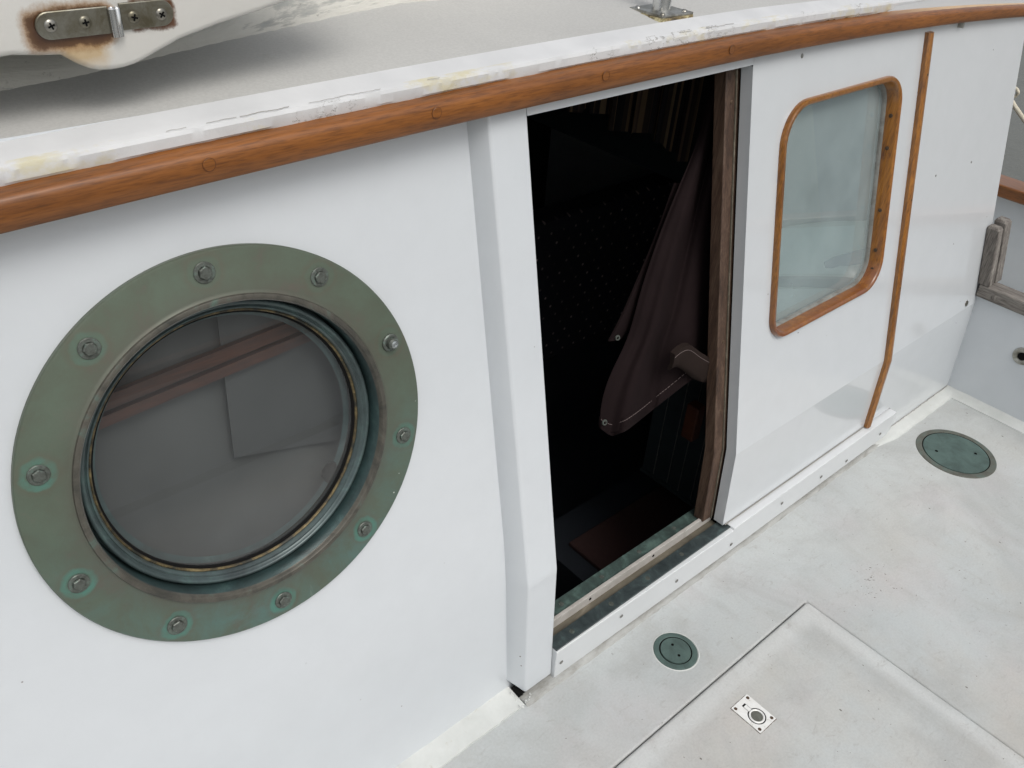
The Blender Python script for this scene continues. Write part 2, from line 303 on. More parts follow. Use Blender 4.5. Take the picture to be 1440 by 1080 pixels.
MAT['cushion'] = m_cushion()
def m_stripe():
    n = NT('striped_curtain_fabric'); y = n.xyz()[1]
    k = n.noise(1.0, 1, 0.4, n.co((0, 34, 0))); k2 = n.noise(1.0, 0, 0.5, n.co((0, 110, 0), (0, 3, 0)))
    c = n.ramp(k, [(0.38, (0.006, 0.006, 0.007)), (0.44, (0.17, 0.11, 0.06)), (0.52, (0.11, 0.07, 0.045)), (0.58, (0.02, 0.018, 0.02)), (0.66, (0.2, 0.14, 0.08))], 'CONSTANT')
    c = n.mix(n.ramp(k2, [(0.47, 0), (0.53, 0.85)]), c, (0.01, 0.008, 0.009))
    return n.fin(c, 0.9)
MAT['stripe'] = m_stripe()
def m_canvas(name, c0, c1):
    n = NT(name); k = n.noise(8, 5, 0.6); w1 = n.noise(1.0, 2, 0.5, n.co((600, 600, 90)))
    return n.fin(n.ramp(k, [(0.3, c0), (0.7, c1)]), 0.85, 0, n.bump(w1, 0.08, 0.0004), spec=0.08)
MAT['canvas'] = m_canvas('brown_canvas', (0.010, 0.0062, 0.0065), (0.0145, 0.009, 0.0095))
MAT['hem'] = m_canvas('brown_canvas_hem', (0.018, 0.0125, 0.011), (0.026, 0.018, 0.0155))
MAT['thread'] = NT('pale_thread').fin((0.16, 0.125, 0.12), 0.9)
MAT['rope'] = m_simple('cream_rope', [(0.3, (0.50, 0.46, 0.36)), (0.7, (0.70, 0.66, 0.54))], 90, 0.9, 0, 0.8, 0.004)
def m_hood():
    n = NT('rust_stained_gelcoat')
    c = n.mix(n.ramp(n.noise(4, 5), [(0.3, 0), (0.7, 1)]), (0.66, 0.65, 0.61), (0.75, 0.745, 0.71))
    x, y, z = n.xyz()
    nz = n.math('MULTIPLY', n.math('SUBTRACT', n.noise(30, 7, 0.75), 0.5), 0.022)
    def blob(cx, cz, hx, hz):
        dx = n.math('MAXIMUM', n.math('SUBTRACT', n.math('ABSOLUTE', n.math('SUBTRACT', x, cx)), hx), 0.0)
        dz = n.math('MAXIMUM', n.math('SUBTRACT', n.math('ABSOLUTE', n.math('SUBTRACT', z, cz)), hz), 0.0)
        d = n.math('SQRT', n.math('ADD', n.math('MULTIPLY', dx, dx), n.math('MULTIPLY', dz, dz)))
        return n.math('MULTIPLY', n.math('ADD', d, nz), 10.0)
    pale = blob(0.278, 1.256, 0.012, 0.012)
    c = n.mix(n.ramp(pale, [(0.03, 0.85), (0.2, 0.0)]), c, (0.56, 0.40, 0.20))
    d1 = blob(0.270, 1.269, 0.030, 0.008)
    c = n.mix(n.ramp(d1, [(0.05, 1.0), (0.11, 0.8), (0.18, 0)]), c, (0.36, 0.20, 0.08))
    c = n.mix(n.ramp(d1, [(0.02, 1.0), (0.08, 0.85), (0.12, 0)]), c, (0.075, 0.032, 0.014))
    d2 = blob(0.354, 1.274, 0.018, 0.009)
    c = n.mix(n.ramp(d2, [(0.02, 1.0), (0.045, 0.8), (0.075, 0)]), c, (0.13, 0.055, 0.022))
    return n.fin(c, 0.4, 0, n.bump(n.noise(22, 5, 0.6), 0.35, 0.004), 0.2)
MAT['hood'] = m_hood()
def m_water():
    n = NT('harbour_water'); nb = n.bump(n.noise(3.0, 5, 0.6, n.co((1, 1.6, 1))), 0.35, 0.06)
    return n.fin((0.11, 0.112, 0.095), 0.22, 0, nb)
MAT['water'] = m_water()

MAT['batten'] = m_wood('dark_red_batten', [(0.34, (0.018, 0.005, 0.002)), (0.5, (0.045, 0.012, 0.004)), (0.66, (0.075, 0.021, 0.007))], 0, 0.4, 0.2)  # brown of the rail's reflection, painted on bars inside the port
MAT['greycloth'] = m_canvas('grey_port_cloth', (0.066, 0.069, 0.068), (0.080, 0.083, 0.082)); MAT['greycloth2'] = m_canvas('darker_port_cloth', (0.055, 0.058, 0.058), (0.066, 0.069, 0.069))
# ------------------------------------------------------------ mesh helpers
def tag(o, label=None, cat=None, group=None, kind=None):
    if label: o['label'] = label
    if cat: o['category'] = cat
    if group: o['group'] = group
    if kind: o['kind'] = kind
    return o
def empty(name, loc=(0, 0, 0), **kw):
    o = bpy.data.objects.new(name, None); o.location = loc; o.empty_display_size = 0.05; COL.objects.link(o); return tag(o, **kw)
def link(name, bm, mat, parent=None, bevel=0.0, smooth=None, seg=2, recalc=True):
    if recalc: bmesh.ops.recalc_face_normals(bm, faces=bm.faces)
    me = bpy.data.meshes.new(name); bm.to_mesh(me); bm.free()
    for m in (mat if isinstance(mat, (list, tuple)) else [mat]): me.materials.append(m)
    o = bpy.data.objects.new(name, me); COL.objects.link(o)
    if parent:
        o.parent = parent
        p = Vector((0, 0, 0)); q = parent
        while q: p += q.location; q = q.parent
        o.location = -p
    if bevel:
        b = o.modifiers.new('bevel', 'BEVEL'); b.width = bevel; b.segments = seg; b.limit_method = 'ANGLE'; b.angle_limit = math.radians(35)
        b.harden_normals = False
    if smooth is not None:
        for p in me.polygons: p.use_smooth = True
        me.set_sharp_from_angle(angle=math.radians(smooth))
    return o
def box(bm, x0, x1, y0, y1, z0, z1):
    v = [bm.verts.new((x, y, z)) for x in (x0, x1) for y in (y0, y1) for z in (z0, z1)]
    for f in ((0, 1, 3, 2), (4, 6, 7, 5), (0, 4, 5, 1), (2, 3, 7, 6), (0, 2, 6, 4), (1, 5, 7, 3)): bm.faces.new([v[i] for i in f])
def loft(bm, rings, closed=True, caps=True, mi=0):
    R = [[bm.verts.new(p) for p in r] for r in rings]; n = len(R[0])
    for a, b in zip(R, R[1:]):
        for i in range(n if closed else n - 1):
            f = bm.faces.new((a[i], a[(i + 1) % n], b[(i + 1) % n], b[i])); f.material_index = mi
    if caps and closed:
        f = bm.faces.new(R[0][::-1]); f.material_index = mi; f = bm.faces.new(R[-1]); f.material_index = mi
    return R
def lathe(bm, prof, seg=48, mtx=None, close=False):
    rings = []
    for r, w in prof:
        if r < 1e-6: rings.append([bm.verts.new((0, 0, w))]); continue
        rings.append([bm.verts.new((r * math.cos(2 * math.pi * k / seg), r * math.sin(2 * math.pi * k / seg), w)) for k in range(seg)])
    if close: rings.append(rings[0])
    for a, b in zip(rings, rings[1:]):
        for k in range(seg):
            k2 = (k + 1) % seg
            if len(a) == 1 and len(b) == 1: continue
            if len(a) == 1: bm.faces.new((a[0], b[k2], b[k]))
            elif len(b) == 1: bm.faces.new((a[k], a[k2], b[0]))
            else: bm.faces.new((a[k], a[k2], b[k2], b[k]))
    if mtx: bmesh.ops.transform(bm, matrix=mtx, verts=list({v for r in rings for v in r}))
def tube(bm, pts, r, seg=8):
    pts = [Vector(p) for p in pts]; rings = []
    for i, p in enumerate(pts):
        t = (pts[min(i + 1, len(pts) - 1)] - pts[max(i - 1, 0)]).normalized()
        u = t.cross(Vector((0, 0, 1)) if abs(t.z) < 0.95 else Vector((1, 0, 0))).normalized(); v = t.cross(u)
        rings.append([p + r * (math.cos(2 * math.pi * k / seg) * u + math.sin(2 * math.pi * k / seg) * v) for k in range(seg)])
    loft(bm, rings)
def instance(src, name, mtx, parent):
    o = src.copy(); o.name = name; COL.objects.link(o); o.parent = parent; o.matrix_local = mtx; return o

# cabin side profiles (z -> y): the doorway frame / side panel, and the porthole wall set 35 mm further in
KP, TP = 0.302, 0.211
def pd(z): return 0.714 + (z / KP) * 0.021 if z < KP else 0.735 + (z - KP) * TP
def pw(z):
    if z < 0.28: return 0.747 + z * 0.094
    if z > 0.40: return 0.779 + (z - 0.34) * 0.2026
    t = (z - 0.28) / 0.12
    a = 0.747 + 0.28 * 0.094; b = 0.779 + 0.06 * 0.2026
    return a + (b - a) * (t * 0.8 + 0.2 * t * t)
def sheer(x): return -(0.011 if x < 1.2 else 0.026) * (x - 1.2) ** 2
def dsheer(x): return sheer(x)

cabin = empty('boat_cabin', (0.9, 0.75, 0), label='white boat cabin side with a big round port, open doorway and teak rail', cat='boat cabin')
TH = math.atan(0.2026)
PM = Matrix(((1, 0, 0, 0.345), (0, math.sin(TH), -math.cos(TH), 0), (0, math.cos(TH), math.sin(TH), 0), (0, 0, 0, 1)))
pc = 0.34 + 0.4228 * math.cos(TH)
PS = 1.011
PM[1][3] = 0.779 + 0.4228 * math.sin(TH); PM[2][3] = pc
def holed(bm, outer, inner):
    """planar face between two loops (lists of Vectors)"""
    E_ = []
    for lp in (outer, inner):
        v = [bm.verts.new(p) for p in lp]
        E_ += [bm.edges.new((v[i], v[(i + 1) % len(v)])) for i in range(len(v))]
    bmesh.ops.triangle_fill(bm, use_beauty=True, edges=E_)
def densify(c, n):
    out = []
    for i in range(len(c)):
        a, b = Vector(c[i]), Vector(c[(i + 1) % len(c)])
        for k in range(n): out.append(a.lerp(b, k / n))
    return out
# --- porthole wall: lower strips + tilted upper face with a round opening
bm = bmesh.new(); X0, X1 = -0.9, 0.78
zs = [-0.02, 0.1, 0.2, 0.27, 0.29, 0.31, 0.33, 0.35, 0.37, 0.40]
rows = [[bm.verts.new((x, pw(z), z)) for x in (X0, X1)] for z in zs]
for a, b in zip(rows, rows[1:]): bm.faces.new((a[0], a[1], b[1], b[0]))
Z2 = 1.175
outer = densify([(X0, pw(0.40), 0.40), (X1, pw(0.40), 0.40), (X1, pw(Z2), Z2), (X0, pw(Z2), Z2)], 1)
inner = [PM @ Vector((0.204 * math.cos(a), 0.204 * math.sin(a), 0)) for a in [2 * math.pi * k / 96 for k in range(96)]]
holed(bm, outer, inner)
bmesh.ops.remove_doubles(bm, verts=bm.verts, dist=1e-5)
link('porthole_wall', bm, MAT['wall'], cabin, smooth=8)
# --- mould fillet at its foot
bm = bmesh.new()
rings = []
N = 120
for k in range(N + 1):
    x = -0.9 + (0.762 + 0.9) * k / N
    j = random.uniform(-1, 1) * 0.0012
    rings.append([(x, 0.7490, -0.01), (x, 0.7485, 0.010 + j), (x, 0.742 + j, 0.0085), (x, 0.700 + j, 0.004), (x, 0.6955 + 0.004 * (k / N) + j, -0.002), (x, 0.6955, -0.01)])
loft(bm, rings); link('base_fillet', bm, MAT['fillet'], cabin, smooth=60)

# --- door post (profile solid)
def profsolid(bm, x0, x1, zlist, off0, off1, fn=pd):
    """solid following the cabin profile from offset off0 (outer) to off1 (inner)"""
    rings = [[(x0, fn(z) - off0, z), (x1, fn(z) - off0, z), (x1, fn(z) - off1, z), (x0, fn(z) - off1, z)] for z in zlist]
    loft(bm, rings)
bm = bmesh.new()
loft(bm, [[(0.7765 if z > 0.02 else 0.7765, pd(z), z), (0.848, pd(z), z), (0.848, pd(z) + 0.05, z), (0.757, pd(z) + 0.05, z + dz), (0.757, pd(z) + 0.034, z + dz)]
          for z, dz in ((0.012, 0.02), (0.06, 0.0), (0.2, 0), (0.295, 0), (KP, 0), (0.31, 0), (0.6, 0), (0.9, 0), (1.0, 0), (1.099, 0), (1.150, 0))])
link('door_post', bm, MAT['wall'], cabin, bevel=0.003, seg=3, smooth=35)
# --- header over the door and top band of the whole side
bm = bmesh.new()
loft(bm, [[(x, pd(1.0985), 1.0985 if x < 1.40 else 1.0955), (x, pd(1.17), 1.150 + sheer(x) * 0.9), (x, pd(1.17) + 0.03, 1.150 + sheer(x) * 0.9), (x, pd(1.0985) + 0.03, 1.0985 if x < 1.4 else 1.0955)]
          for x in [0.848] + [0.857 + 0.02 * k for k in range(28)] + [1.399]])
link('door_header', bm, MAT['wall'], cabin, smooth=30)
# --- side panel with the window opening
CP = 1 / math.sqrt(1 + TP * TP); SP = TP * CP
WM = Matrix(((1, 0, 0, 0), (0, SP, -CP, 0.735), (0, CP, SP, KP), (0, 0, 0, 1)))    # (x, v along slope, outward)
def wv(z): return (z - KP) / CP
def rrect(x0, x1, v0, v1, r, n=10, w=0.0):
    rs = r if isinstance(r, (tuple, list)) else (r,) * 4
    out = []
    for (cx, cy, a0), rr in zip(((x1, v0, -90), (x1, v1, 0), (x0, v1, 90), (x0, v0, 180)), rs):
        mx = cx - rr if cx == x1 else cx + rr; my = cy + rr if cy == v0 else cy - rr
        for k in range(n + 1):
            a = math.radians(a0 + 90 * k / n); out.append(WM @ Vector((mx + rr * math.cos(a), my + rr * math.sin(a), w)))
    return out
WX0, WX1, WV0, WV1 = 1.489, 1.943, wv(0.533), wv(1.016)
RR = (0.075, 0.065, 0.085, 0.055)
def wring(ins, w): return rrect(WX0 + ins, WX1 - ins, WV0 + ins, WV1 - ins, tuple(max(r - ins, 0.01) for r in RR), 10, w)
bm = bmesh.new(); XR = 2.585
PX0 = 1.392
for z0, z1, xa, xb in ((0.098, KP, PX0, 2.16), (-0.02, KP, 2.16, XR)):
    bm.faces.new([bm.verts.new(p) for p in ((xa, pd(z0), z0), (xb, pd(z0), z0), (xb, pd(z1), z1), (xa, pd(z1), z1))])
o_ = [WM @ Vector(p) for p in ((PX0, 0, 0), (XR, 0, 0), (XR, wv(1.15), 0), (PX0, wv(1.15), 0))]
holed(bm, o_, wring(0.006, 0))
# returns: the edge facing the doorway, and the far end
for zz in ((0.098, KP, PX0, 0.026), (KP, 1.0955, PX0, 0.026), (-0.02, KP, XR, 0.06), (KP, 1.15, XR, 0.06)):
    z0, z1, x, d = zz
    bm.faces.new([bm.verts.new(p) for p in ((x, pd(z0), z0), (x, pd(z1), z1), (x, pd(z1) + d, z1), (x, pd(z0) + d, z0))])
bmesh.ops.remove_doubles(bm, verts=bm.verts, dist=1e-5)
for f in bm.faces:
    f.normal_update()
    if (abs(f.normal.x) < 0.5 and f.normal.y > 0) or (f.normal.x > 0.5 and f.calc_center_median().x < 1.5) or (f.normal.x < -0.5 and f.calc_center_median().x > 2.5): f.normal_flip()
link('side_panel', bm, MAT['panel'], cabin, recalc=False)
bm = bmesh.new()
box(bm, XR - 0.02, XR + 0.02, 0.90, 2.6, -0.5, 1.12); link('end_wall', bm, MAT['panel'], cabin, bevel=0.004)
# --- window
win = None
bm = bmesh.new()
loops = [wring(0.0, 0.0), wring(0.0, 0.007), wring(0.003, 0.011), wring(0.009, 0.011), wring(0.0125, 0.007), wring(0.0135, -0.030), wring(0.005, -0.030)]
loft(bm, loops, closed=True, caps=False)
win = link('window', bm, MAT['wintrim'], cabin, smooth=50)
bm = bmesh.new(); loft(bm, [wring(0.0132, -0.019), wring(0.0160, -0.020), wring(0.0180, -0.025), wring(0.0185, -0.032)], caps=False)
g = link('gasket', bm, MAT['gasket'], win, smooth=50)
bm = bmesh.new(); bm.faces.new([bm.verts.new(p) for p in wring(0.0150, -0.028)]); link('pane', bm, MAT['winglass'], win)
for o in win.children: o.location = (0, 0, 0)
def wslab(name, pts, w0, w1, mat):
    bm = bmesh.new(); loft(bm, [[WM @ Vector((x, v, w0)) for x, v in pts], [WM @ Vector((x, v, w1)) for x, v in pts]])
    o = link(name, bm, mat, win); o.location = (0, 0, 0); return o
wslab('window_blind', [(1.46, 0.20), (1.99, 0.20), (1.99, 0.76), (1.46, 0.76)], -0.045, -0.0400, MAT['blind'])  # added backing; the shapes on it stand in for reflected bands
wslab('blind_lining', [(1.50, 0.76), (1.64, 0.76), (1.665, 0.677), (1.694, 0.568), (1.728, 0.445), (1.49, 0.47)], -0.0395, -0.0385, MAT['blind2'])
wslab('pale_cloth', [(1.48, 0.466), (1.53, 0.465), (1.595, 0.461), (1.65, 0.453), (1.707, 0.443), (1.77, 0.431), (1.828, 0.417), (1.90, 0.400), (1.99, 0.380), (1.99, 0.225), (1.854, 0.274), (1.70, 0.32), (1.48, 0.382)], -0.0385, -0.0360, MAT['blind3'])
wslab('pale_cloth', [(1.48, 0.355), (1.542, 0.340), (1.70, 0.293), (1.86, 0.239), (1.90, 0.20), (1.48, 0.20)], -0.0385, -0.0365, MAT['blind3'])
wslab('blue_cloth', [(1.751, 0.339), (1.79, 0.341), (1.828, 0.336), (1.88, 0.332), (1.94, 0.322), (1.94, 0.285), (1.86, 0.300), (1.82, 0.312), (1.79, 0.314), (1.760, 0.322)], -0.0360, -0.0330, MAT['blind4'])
def dot(name, x, z, r, mat, parent, n=(0, -1, 0.2), y=None, h=0.0025, fn=pd, off=0.0):
    bm = bmesh.new(); nn = Vector(n).normalized()
    mt = Matrix.Translation((x, (fn(z) if y is None else y) - off, z)) @ nn.to_track_quat('Z', 'Y').to_matrix().to_4x4()
    lathe(bm, [(0, h), (r * 0.7, h), (r, h * 0.5), (r, -0.001)], 14, mt); o = link(name, bm, mat, parent, smooth=40)
    if parent and parent.type == 'MESH': o.location = (0, 0, 0)
    return o
# screws in the wood reveal on the far side of the window
for k, z in enumerate((0.925, 0.855, 0.715, 0.62, 0.575)):
    dot('screw', WX1 - 0.0140 - (0.006 if z < 0.6 else 0), z, 0.0045, MAT['brownscrew'], win, (-1, 0, 0), y=pd(z) + 0.006, h=0.001)
# --- teak strip beyond the window
bm = bmesh.new()
cs = []
for z in (0.097, 0.2, 0.28, 0.295, KP, 0.312, 0.33, 0.5, 0.7, 0.9, 1.086):
    xl = 2.018 + 0.012 * min(1, max(0, (z - 0.1) / 0.2)) if z < KP else 2.030
    cs.append([(xl, pd(z) + 0.001, z), (xl, pd(z) - 0.009, z), (xl + 0.006, pd(z) - 0.013, z), (xl + 0.017, pd(z) - 0.013, z), (xl + 0.024, pd(z) - 0.009, z), (xl + 0.024, pd(z) + 0.001, z)])
loft(bm, cs); ts = link('trim_strip', bm, MAT['trim'], cabin, smooth=50)
for z in (1.0, 0.72, 0.5): dot('screw', 2.042, z, 0.003, MAT['brownscrew'], ts, y=pd(z) - 0.0125, h=0.001)
# --- rail
bm = bmesh.new(); rings = []
for k in range(181):
    x = -0.9 + 3.6 * k / 180; s = sheer(x); q = 1.0 - 0.30 * max(0, (x - 1.4) / 1.2)
    zb = 1.1195 + s; h = 0.0365 * q
    y0 = 0.9045 + (pd(1.1 + s) - pd(1.1)) * 0.3
    rings.append([(x, y0 + 0.006, zb - 0.002), (x, y0 - 0.019, zb), (x, y0 - 0.0225, zb + 0.004), (x, y0 - 0.0235, zb + h * 0.5), (x, y0 - 0.0225, zb + h * 0.76), (x, y0 - 0.0212, zb + h * 0.86),
                  (x, y0 - 0.0185, zb + h * 0.94), (x, y0 - 0.015, zb + h * 0.985), (x, y0 - 0.010, zb + h), (x, y0 + 0.012, zb + h + 0.003), (x, y0 + 0.02, zb + h + 0.002)])
loft(bm, rings); rail = link('rub_rail', bm, MAT['rail'], cabin, smooth=40)
for x, z in ((0.361, 1.134), (0.668, 1.139), (0.980, 1.142), (1.285, 1.143), (0.05, 1.128)):
    bm = bmesh.new(); mt = Matrix.Translation((x, 0.9045 - 0.0236, z)) @ Vector((0, -1, 0.03)).to_track_quat('Z', 'Y').to_matrix().to_4x4()
    lathe(bm, [(0, 0.0009), (0.0068, 0.0009), (0.0072, 0.0005)], 24, mt)
    p_ = link('plug', bm, MAT['railplug'], rail); p_.location = (0, 0, 0)
    bm = bmesh.new(); lathe(bm, [(0.0072, 0.0004), (0.0072, 0.0008), (0.0076, 0.0008), (0.0076, 0.0004)], 24, mt, close=True)
    p_ = link('plug_edge', bm, MAT['plugline'], rail); p_.location = (0, 0, 0)
# --- roof edge: old bedding below, cracked white paint above
def roof_edge_pt(x, k, out=0.0):
    s = sheer(x); tap = max(0.0, (x - 1.75)) * 0.09; inn = 0.946 - max(0, min(1, (x - 1.4) / 0.5)) * 0.018
    P = [(0.9110, 1.1512), (0.9045, 1.1555), (0.9030, 1.1600), (0.9032, 1.1705), (0.9050, 1.1742), (0.9085, 1.1757), (0.9200, 1.1775), (inn, 1.1832), (inn + 0.008, 1.1790)]
    y, z = P[k]; ny, nz = [(-1, 0), (-1, 0.1), (-1, 0.2), (-0.9, 0.4), (-0.5, 0.8), (-0.1, 1), (0, 1), (0, 1), (0, 0)][k]
    return (x, y + ny * out + tap, z + nz * out + s - tap * 0.22)
bm = bmesh.new(); loft(bm, [[roof_edge_pt(-0.9 + 0.02 * i, k, -0.0008) for k in range(9)] + [(-0.9 + 0.02 * i, 0.953, 1.14), (-0.9 + 0.02 * i, 0.912, 1.14)] for i in range(182)])
link('edge_bedding', bm, MAT['sealant'], cabin, smooth=60)
bm = bmesh.new(); rings = []; e = 0.35; x = -0.9; j = 0.0; j2 = 0.0; seam = 4
while x < 2.72:
    e += random.uniform(-0.16, 0.16); e = min(1.15, max(0.05, e)) - 0.012
    if random.random() < 0.04: e = random.choice((0.05, 0.2, 0.9, 1.3, 0.5))
    if x > 1.0: e = max(e, 0.35)
    j = j * 0.6 + random.uniform(-1, 1) * 0.0003; ring = []
    # start fraction e along points 0..2
    a = int(e); f = e - a
    p0 = roof_edge_pt(x, a, 0.0012 + j); p1 = roof_edge_pt(x, a + 1, 0.0012 + j)
    st = tuple(p0[i] + (p1[i] - p0[i]) * f for i in range(3))
    base = roof_edge_pt(x, a, -0.002); base2 = roof_edge_pt(x, a + 1, -0.002)
    ring.append(tuple(base[i] + (base2[i] - base[i]) * f for i in range(3))); ring.append(st)
    for k in range(2, 8):
        if k == 2 and a >= 2: ring.append(st)
        else: ring.append(roof_edge_pt(x, k, 0.0010 + j * (1 if k < 4 else 0.15) + random.uniform(-1, 1) * (0.0003 if k < 4 else 0.00003)))
    ring.append(roof_edge_pt(x, 8, 0)); rings.append(ring); x += random.uniform(0.003, 0.007)
loft(bm, rings, closed=False, caps=False); link('roof_edge', bm, MAT['peel'], cabin, smooth=22)
# fine open cracks along the shoulder of the edge, each a part of its own
for xa, xb in ((0.33, 0.352), (0.375, 0.41), (0.414, 0.475), (0.50, 0.60), (0.672, 0.69), (1.17, 1.20), (1.235, 1.31)):
    bm = bmesh.new(); n_ = max(5, int((xb - xa) / 0.0025)); w_ = 0.0; l = []
    for q in range(n_ + 1):
        w_ = w_ * 0.80 + random.uniform(-1, 1) * 0.0010; x = lerp(xa, xb, q / n_) if False else xa + (xb - xa) * q / n_
        l.append(Vector(roof_edge_pt(x, 5, 0.0013)) + Vector((0, -0.003 + w_, 0.0002)))
    tube(bm, l, random.uniform(0.00022, 0.00042), 5); link('paint_crack', bm, MAT['seam'], cabin)
# --- roof sheet
def roofz(x, y): t = y - 0.945; return 1.1800 + sheer(x) + 0.11 * t - 0.05 * t * t
bm = bmesh.new(); xs = [-0.9 + 0.1 * i for i in range(37)]; ys = [0.935, 1.0, 1.08, 1.2, 1.4, 1.7, 2.1, 2.6]
G = [[bm.verts.new((x, y, roofz(x, y))) for y in ys] for x in xs]
for a, b in zip(G, G[1:]):
    for i in range(len(ys) - 1): bm.faces.new((a[i], b[i], b[i + 1], a[i + 1]))
rv = [f for f in bm.faces]
link('roof', bm, MAT['roof'], cabin, smooth=40, recalc=False)
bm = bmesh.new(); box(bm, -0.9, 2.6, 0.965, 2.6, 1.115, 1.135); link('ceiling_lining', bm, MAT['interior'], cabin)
# --- fascia under the doorway and panel
bm = bmesh.new(); rings = []
for x, zb in ((0.849, 0.012), (1.1, 0.0125), (1.4115, 0.014), (1.4125, 0.014), (1.6, 0.015), (2.0, 0.017), (2.150, 0.018), (2.165, 0.030)):
    q_ = min(1.0, (x - 0.849) / 0.563); yf = 0.7080 - 0.0080 * q_; zt = 0.0850 if x < 1.412 else 0.0915 + (x - 1.41) * 0.002; rings.append([(x, yf, zb - 0.009 + 0.007 * q_), (x, yf, zt), (x, 0.7250, zt + 0.0006), (x, 0.7250, zb - 0.009 + 0.007 * q_)])
loft(bm, rings); fa = link('sill_fascia', bm, MAT['white'], cabin, bevel=0.0015, smooth=30)
for x, z in ((0.865, 0.047), (1.037, 0.062), (1.218, 0.049), (1.417, 0.042), (1.618, 0.060), (1.80, 0.050), (1.93, 0.038), (2.10, 0.05)):
    bm = bmesh.new(); mt = Matrix.Translation((x, 0.7080 - 0.0085 * min(1.0, (x - 0.849) / 0.55) - 0.0005, z - 0.004)) @ Vector((0, -1, 0)).to_track_quat('Z', 'Y').to_matrix().to_4x4()
    lathe(bm, [(0, -0.0005), (0.003, -0.0002), (0.0042, 0.0008), (0.0046, 0.0)], 14, mt); o = link('screw', bm, MAT['screw'], fa); o.location = (0, 0, 0)
bm = bmesh.new(); rings = []
for k in range(91):
    x = 0.765 + 1.40 * k / 90; j = random.uniform(-1, 1) * 0.0014
    rings.append([(x, 0.72, 0.0), (x, 0.72, 0.0035), (x, 0.703, 0.0045), (x, 0.6955 + j, 0.0035 + j * 0.5), (x, 0.692 + j, -0.001)])
loft(bm, rings); link('base_caulk', bm, MAT['oldcaulk'], cabin, smooth=60)
# broken caulk at the foot of the post
bm = bmesh.new()
for k in range(26):
    c = Vector((0.762 + random.uniform(-0.012, 0.022), 0.712 + random.uniform(-0.016, 0.022), 0.003 + random.uniform(0, 0.006)))
    s_ = random.uniform(0.0015, 0.005)
    vs = [bm.verts.new(c + Vector([random.uniform(-1, 1) * s_ for _ in range(3)])) for _ in range(4)]
    for t in ((0, 1, 2), (0, 1, 3), (0, 2, 3), (1, 2, 3)): bm.faces.new([vs[i] for i in t])
link('caulk_crumbs', bm, MAT['fillet'], cabin)
bm = bmesh.new(); box(bm, 0.762, 0.774, 0.7175, 0.74, 0.006, 0.016); link('foot_gap', bm, MAT['black'], cabin)
# --- sill of the doorway
bm = bmesh.new(); box(bm, 0.849, 1.412, 0.7105, 0.7400, 0.0860, 0.0908)
sill = link('door_sill', bm, MAT['darkplate'], cabin, bevel=0.0008)
def subpart(name, bm, mat, par, **k): o = link(name, bm, mat, par, **k); o.location = (0, 0, 0); return o
bm = bmesh.new(); box(bm, 0.849, 1.400, 0.7400, 0.7580, 0.060, 0.0830); subpart('sill_channel', bm, MAT['channel'], sill)
bm = bmesh.new(); box(bm, 0.849, 1.400, 0.7580, 0.7660, 0.070, 0.1070); subpart('sill_track', bm, MAT['sillrail'], sill, bevel=0.001)
bm = bmesh.new(); box(bm, 0.849, 1.400, 0.7680, 0.7980, 0.070, 0.1020); subpart('inner_plate', bm, MAT['sillplate'], sill, bevel=0.001)
bm = bmesh.new(); box(bm, 0.78, 1.42, 0.722, 0.80, 0.0, 0.0755); subpart('sill_block', bm, MAT['black'], sill)
for x in (0.905, 1.02, 1.135, 1.25): dot('screw', x, 0.0908, 0.0055, MAT['bolt'], sill, (0, 0, 1), y=0.7245, h=0.0006)
for x in (0.93, 1.05, 1.17, 1.29): dot('screw', x, 0.102, 0.0055, MAT['bolt'], sill, (0, 0, 1), y=0.783, h=0.0006)
for x in (0.99, 1.19): dot('screw', x, 0.097, 0.0035, MAT['black'], sill, (0, -1, 0), y=0.7578, h=0.001)
# --- sliding door edge standing in the opening
bm = bmesh.new()
loft(bm, [[(1.357, pd(z) + 0.032, z), (1.400, pd(z) + 0.032, z), (1.400, pd(z) + 0.06, z), (1.357, pd(z) + 0.06, z)] for z in (0.103, 0.2, 0.29, KP, 0.315, 0.5, 0.8, 1.10)])
st = link('door_stile', bm, MAT['stile'], cabin, bevel=0.002, smooth=40)
for z in (1.03, 0.56, 0.40): dot('screw', 1.375, z, 0.004, MAT['brownscrew'], st, y=pd(z) + 0.0322, h=0.0015)
bm = bmesh.new()
loft(bm, [[(1.3835, pd(z) + 0.029, z), (1.3865, pd(z) + 0.029, z), (1.3865, pd(z) + 0.034, z), (1.3835, pd(z) + 0.034, z)] for z in (0.103, 0.2, KP, 0.5, 0.8, 1.10)])
subpart('stile_edge', bm, MAT['channel'], st)
bm = bmesh.new(); loft(bm, [[(1.3985, pd(z) + 0.0262, z), (1.42, pd(z) + 0.0262, z), (1.42, pd(z) + 0.07, z), (1.3985, pd(z) + 0.07, z)] for z in (0.09, KP, 1.10)])
subpart('door_seal', bm, MAT['black'], st)
# --- small marks on the side panel
dot('screw', 1.547, 1.095, 0.0045, MAT['screw'], cabin, h=0.001)
dot('screw', 2.182, 0.745, 0.003, MAT['screw'], cabin, h=0.001); dot('screw', 2.378, 0.740, 0.003, MAT['screw'], cabin, h=0.001)
dot('screw', 2.497, 0.317, 0.009, MAT['steel'], cabin, h=0.003)
bm = bmesh.new(); box(bm, 2.186, 2.194, 0.888, 0.903, 1.080, 1.096); link('clip', bm, MAT['steel'], cabin, bevel=0.001)

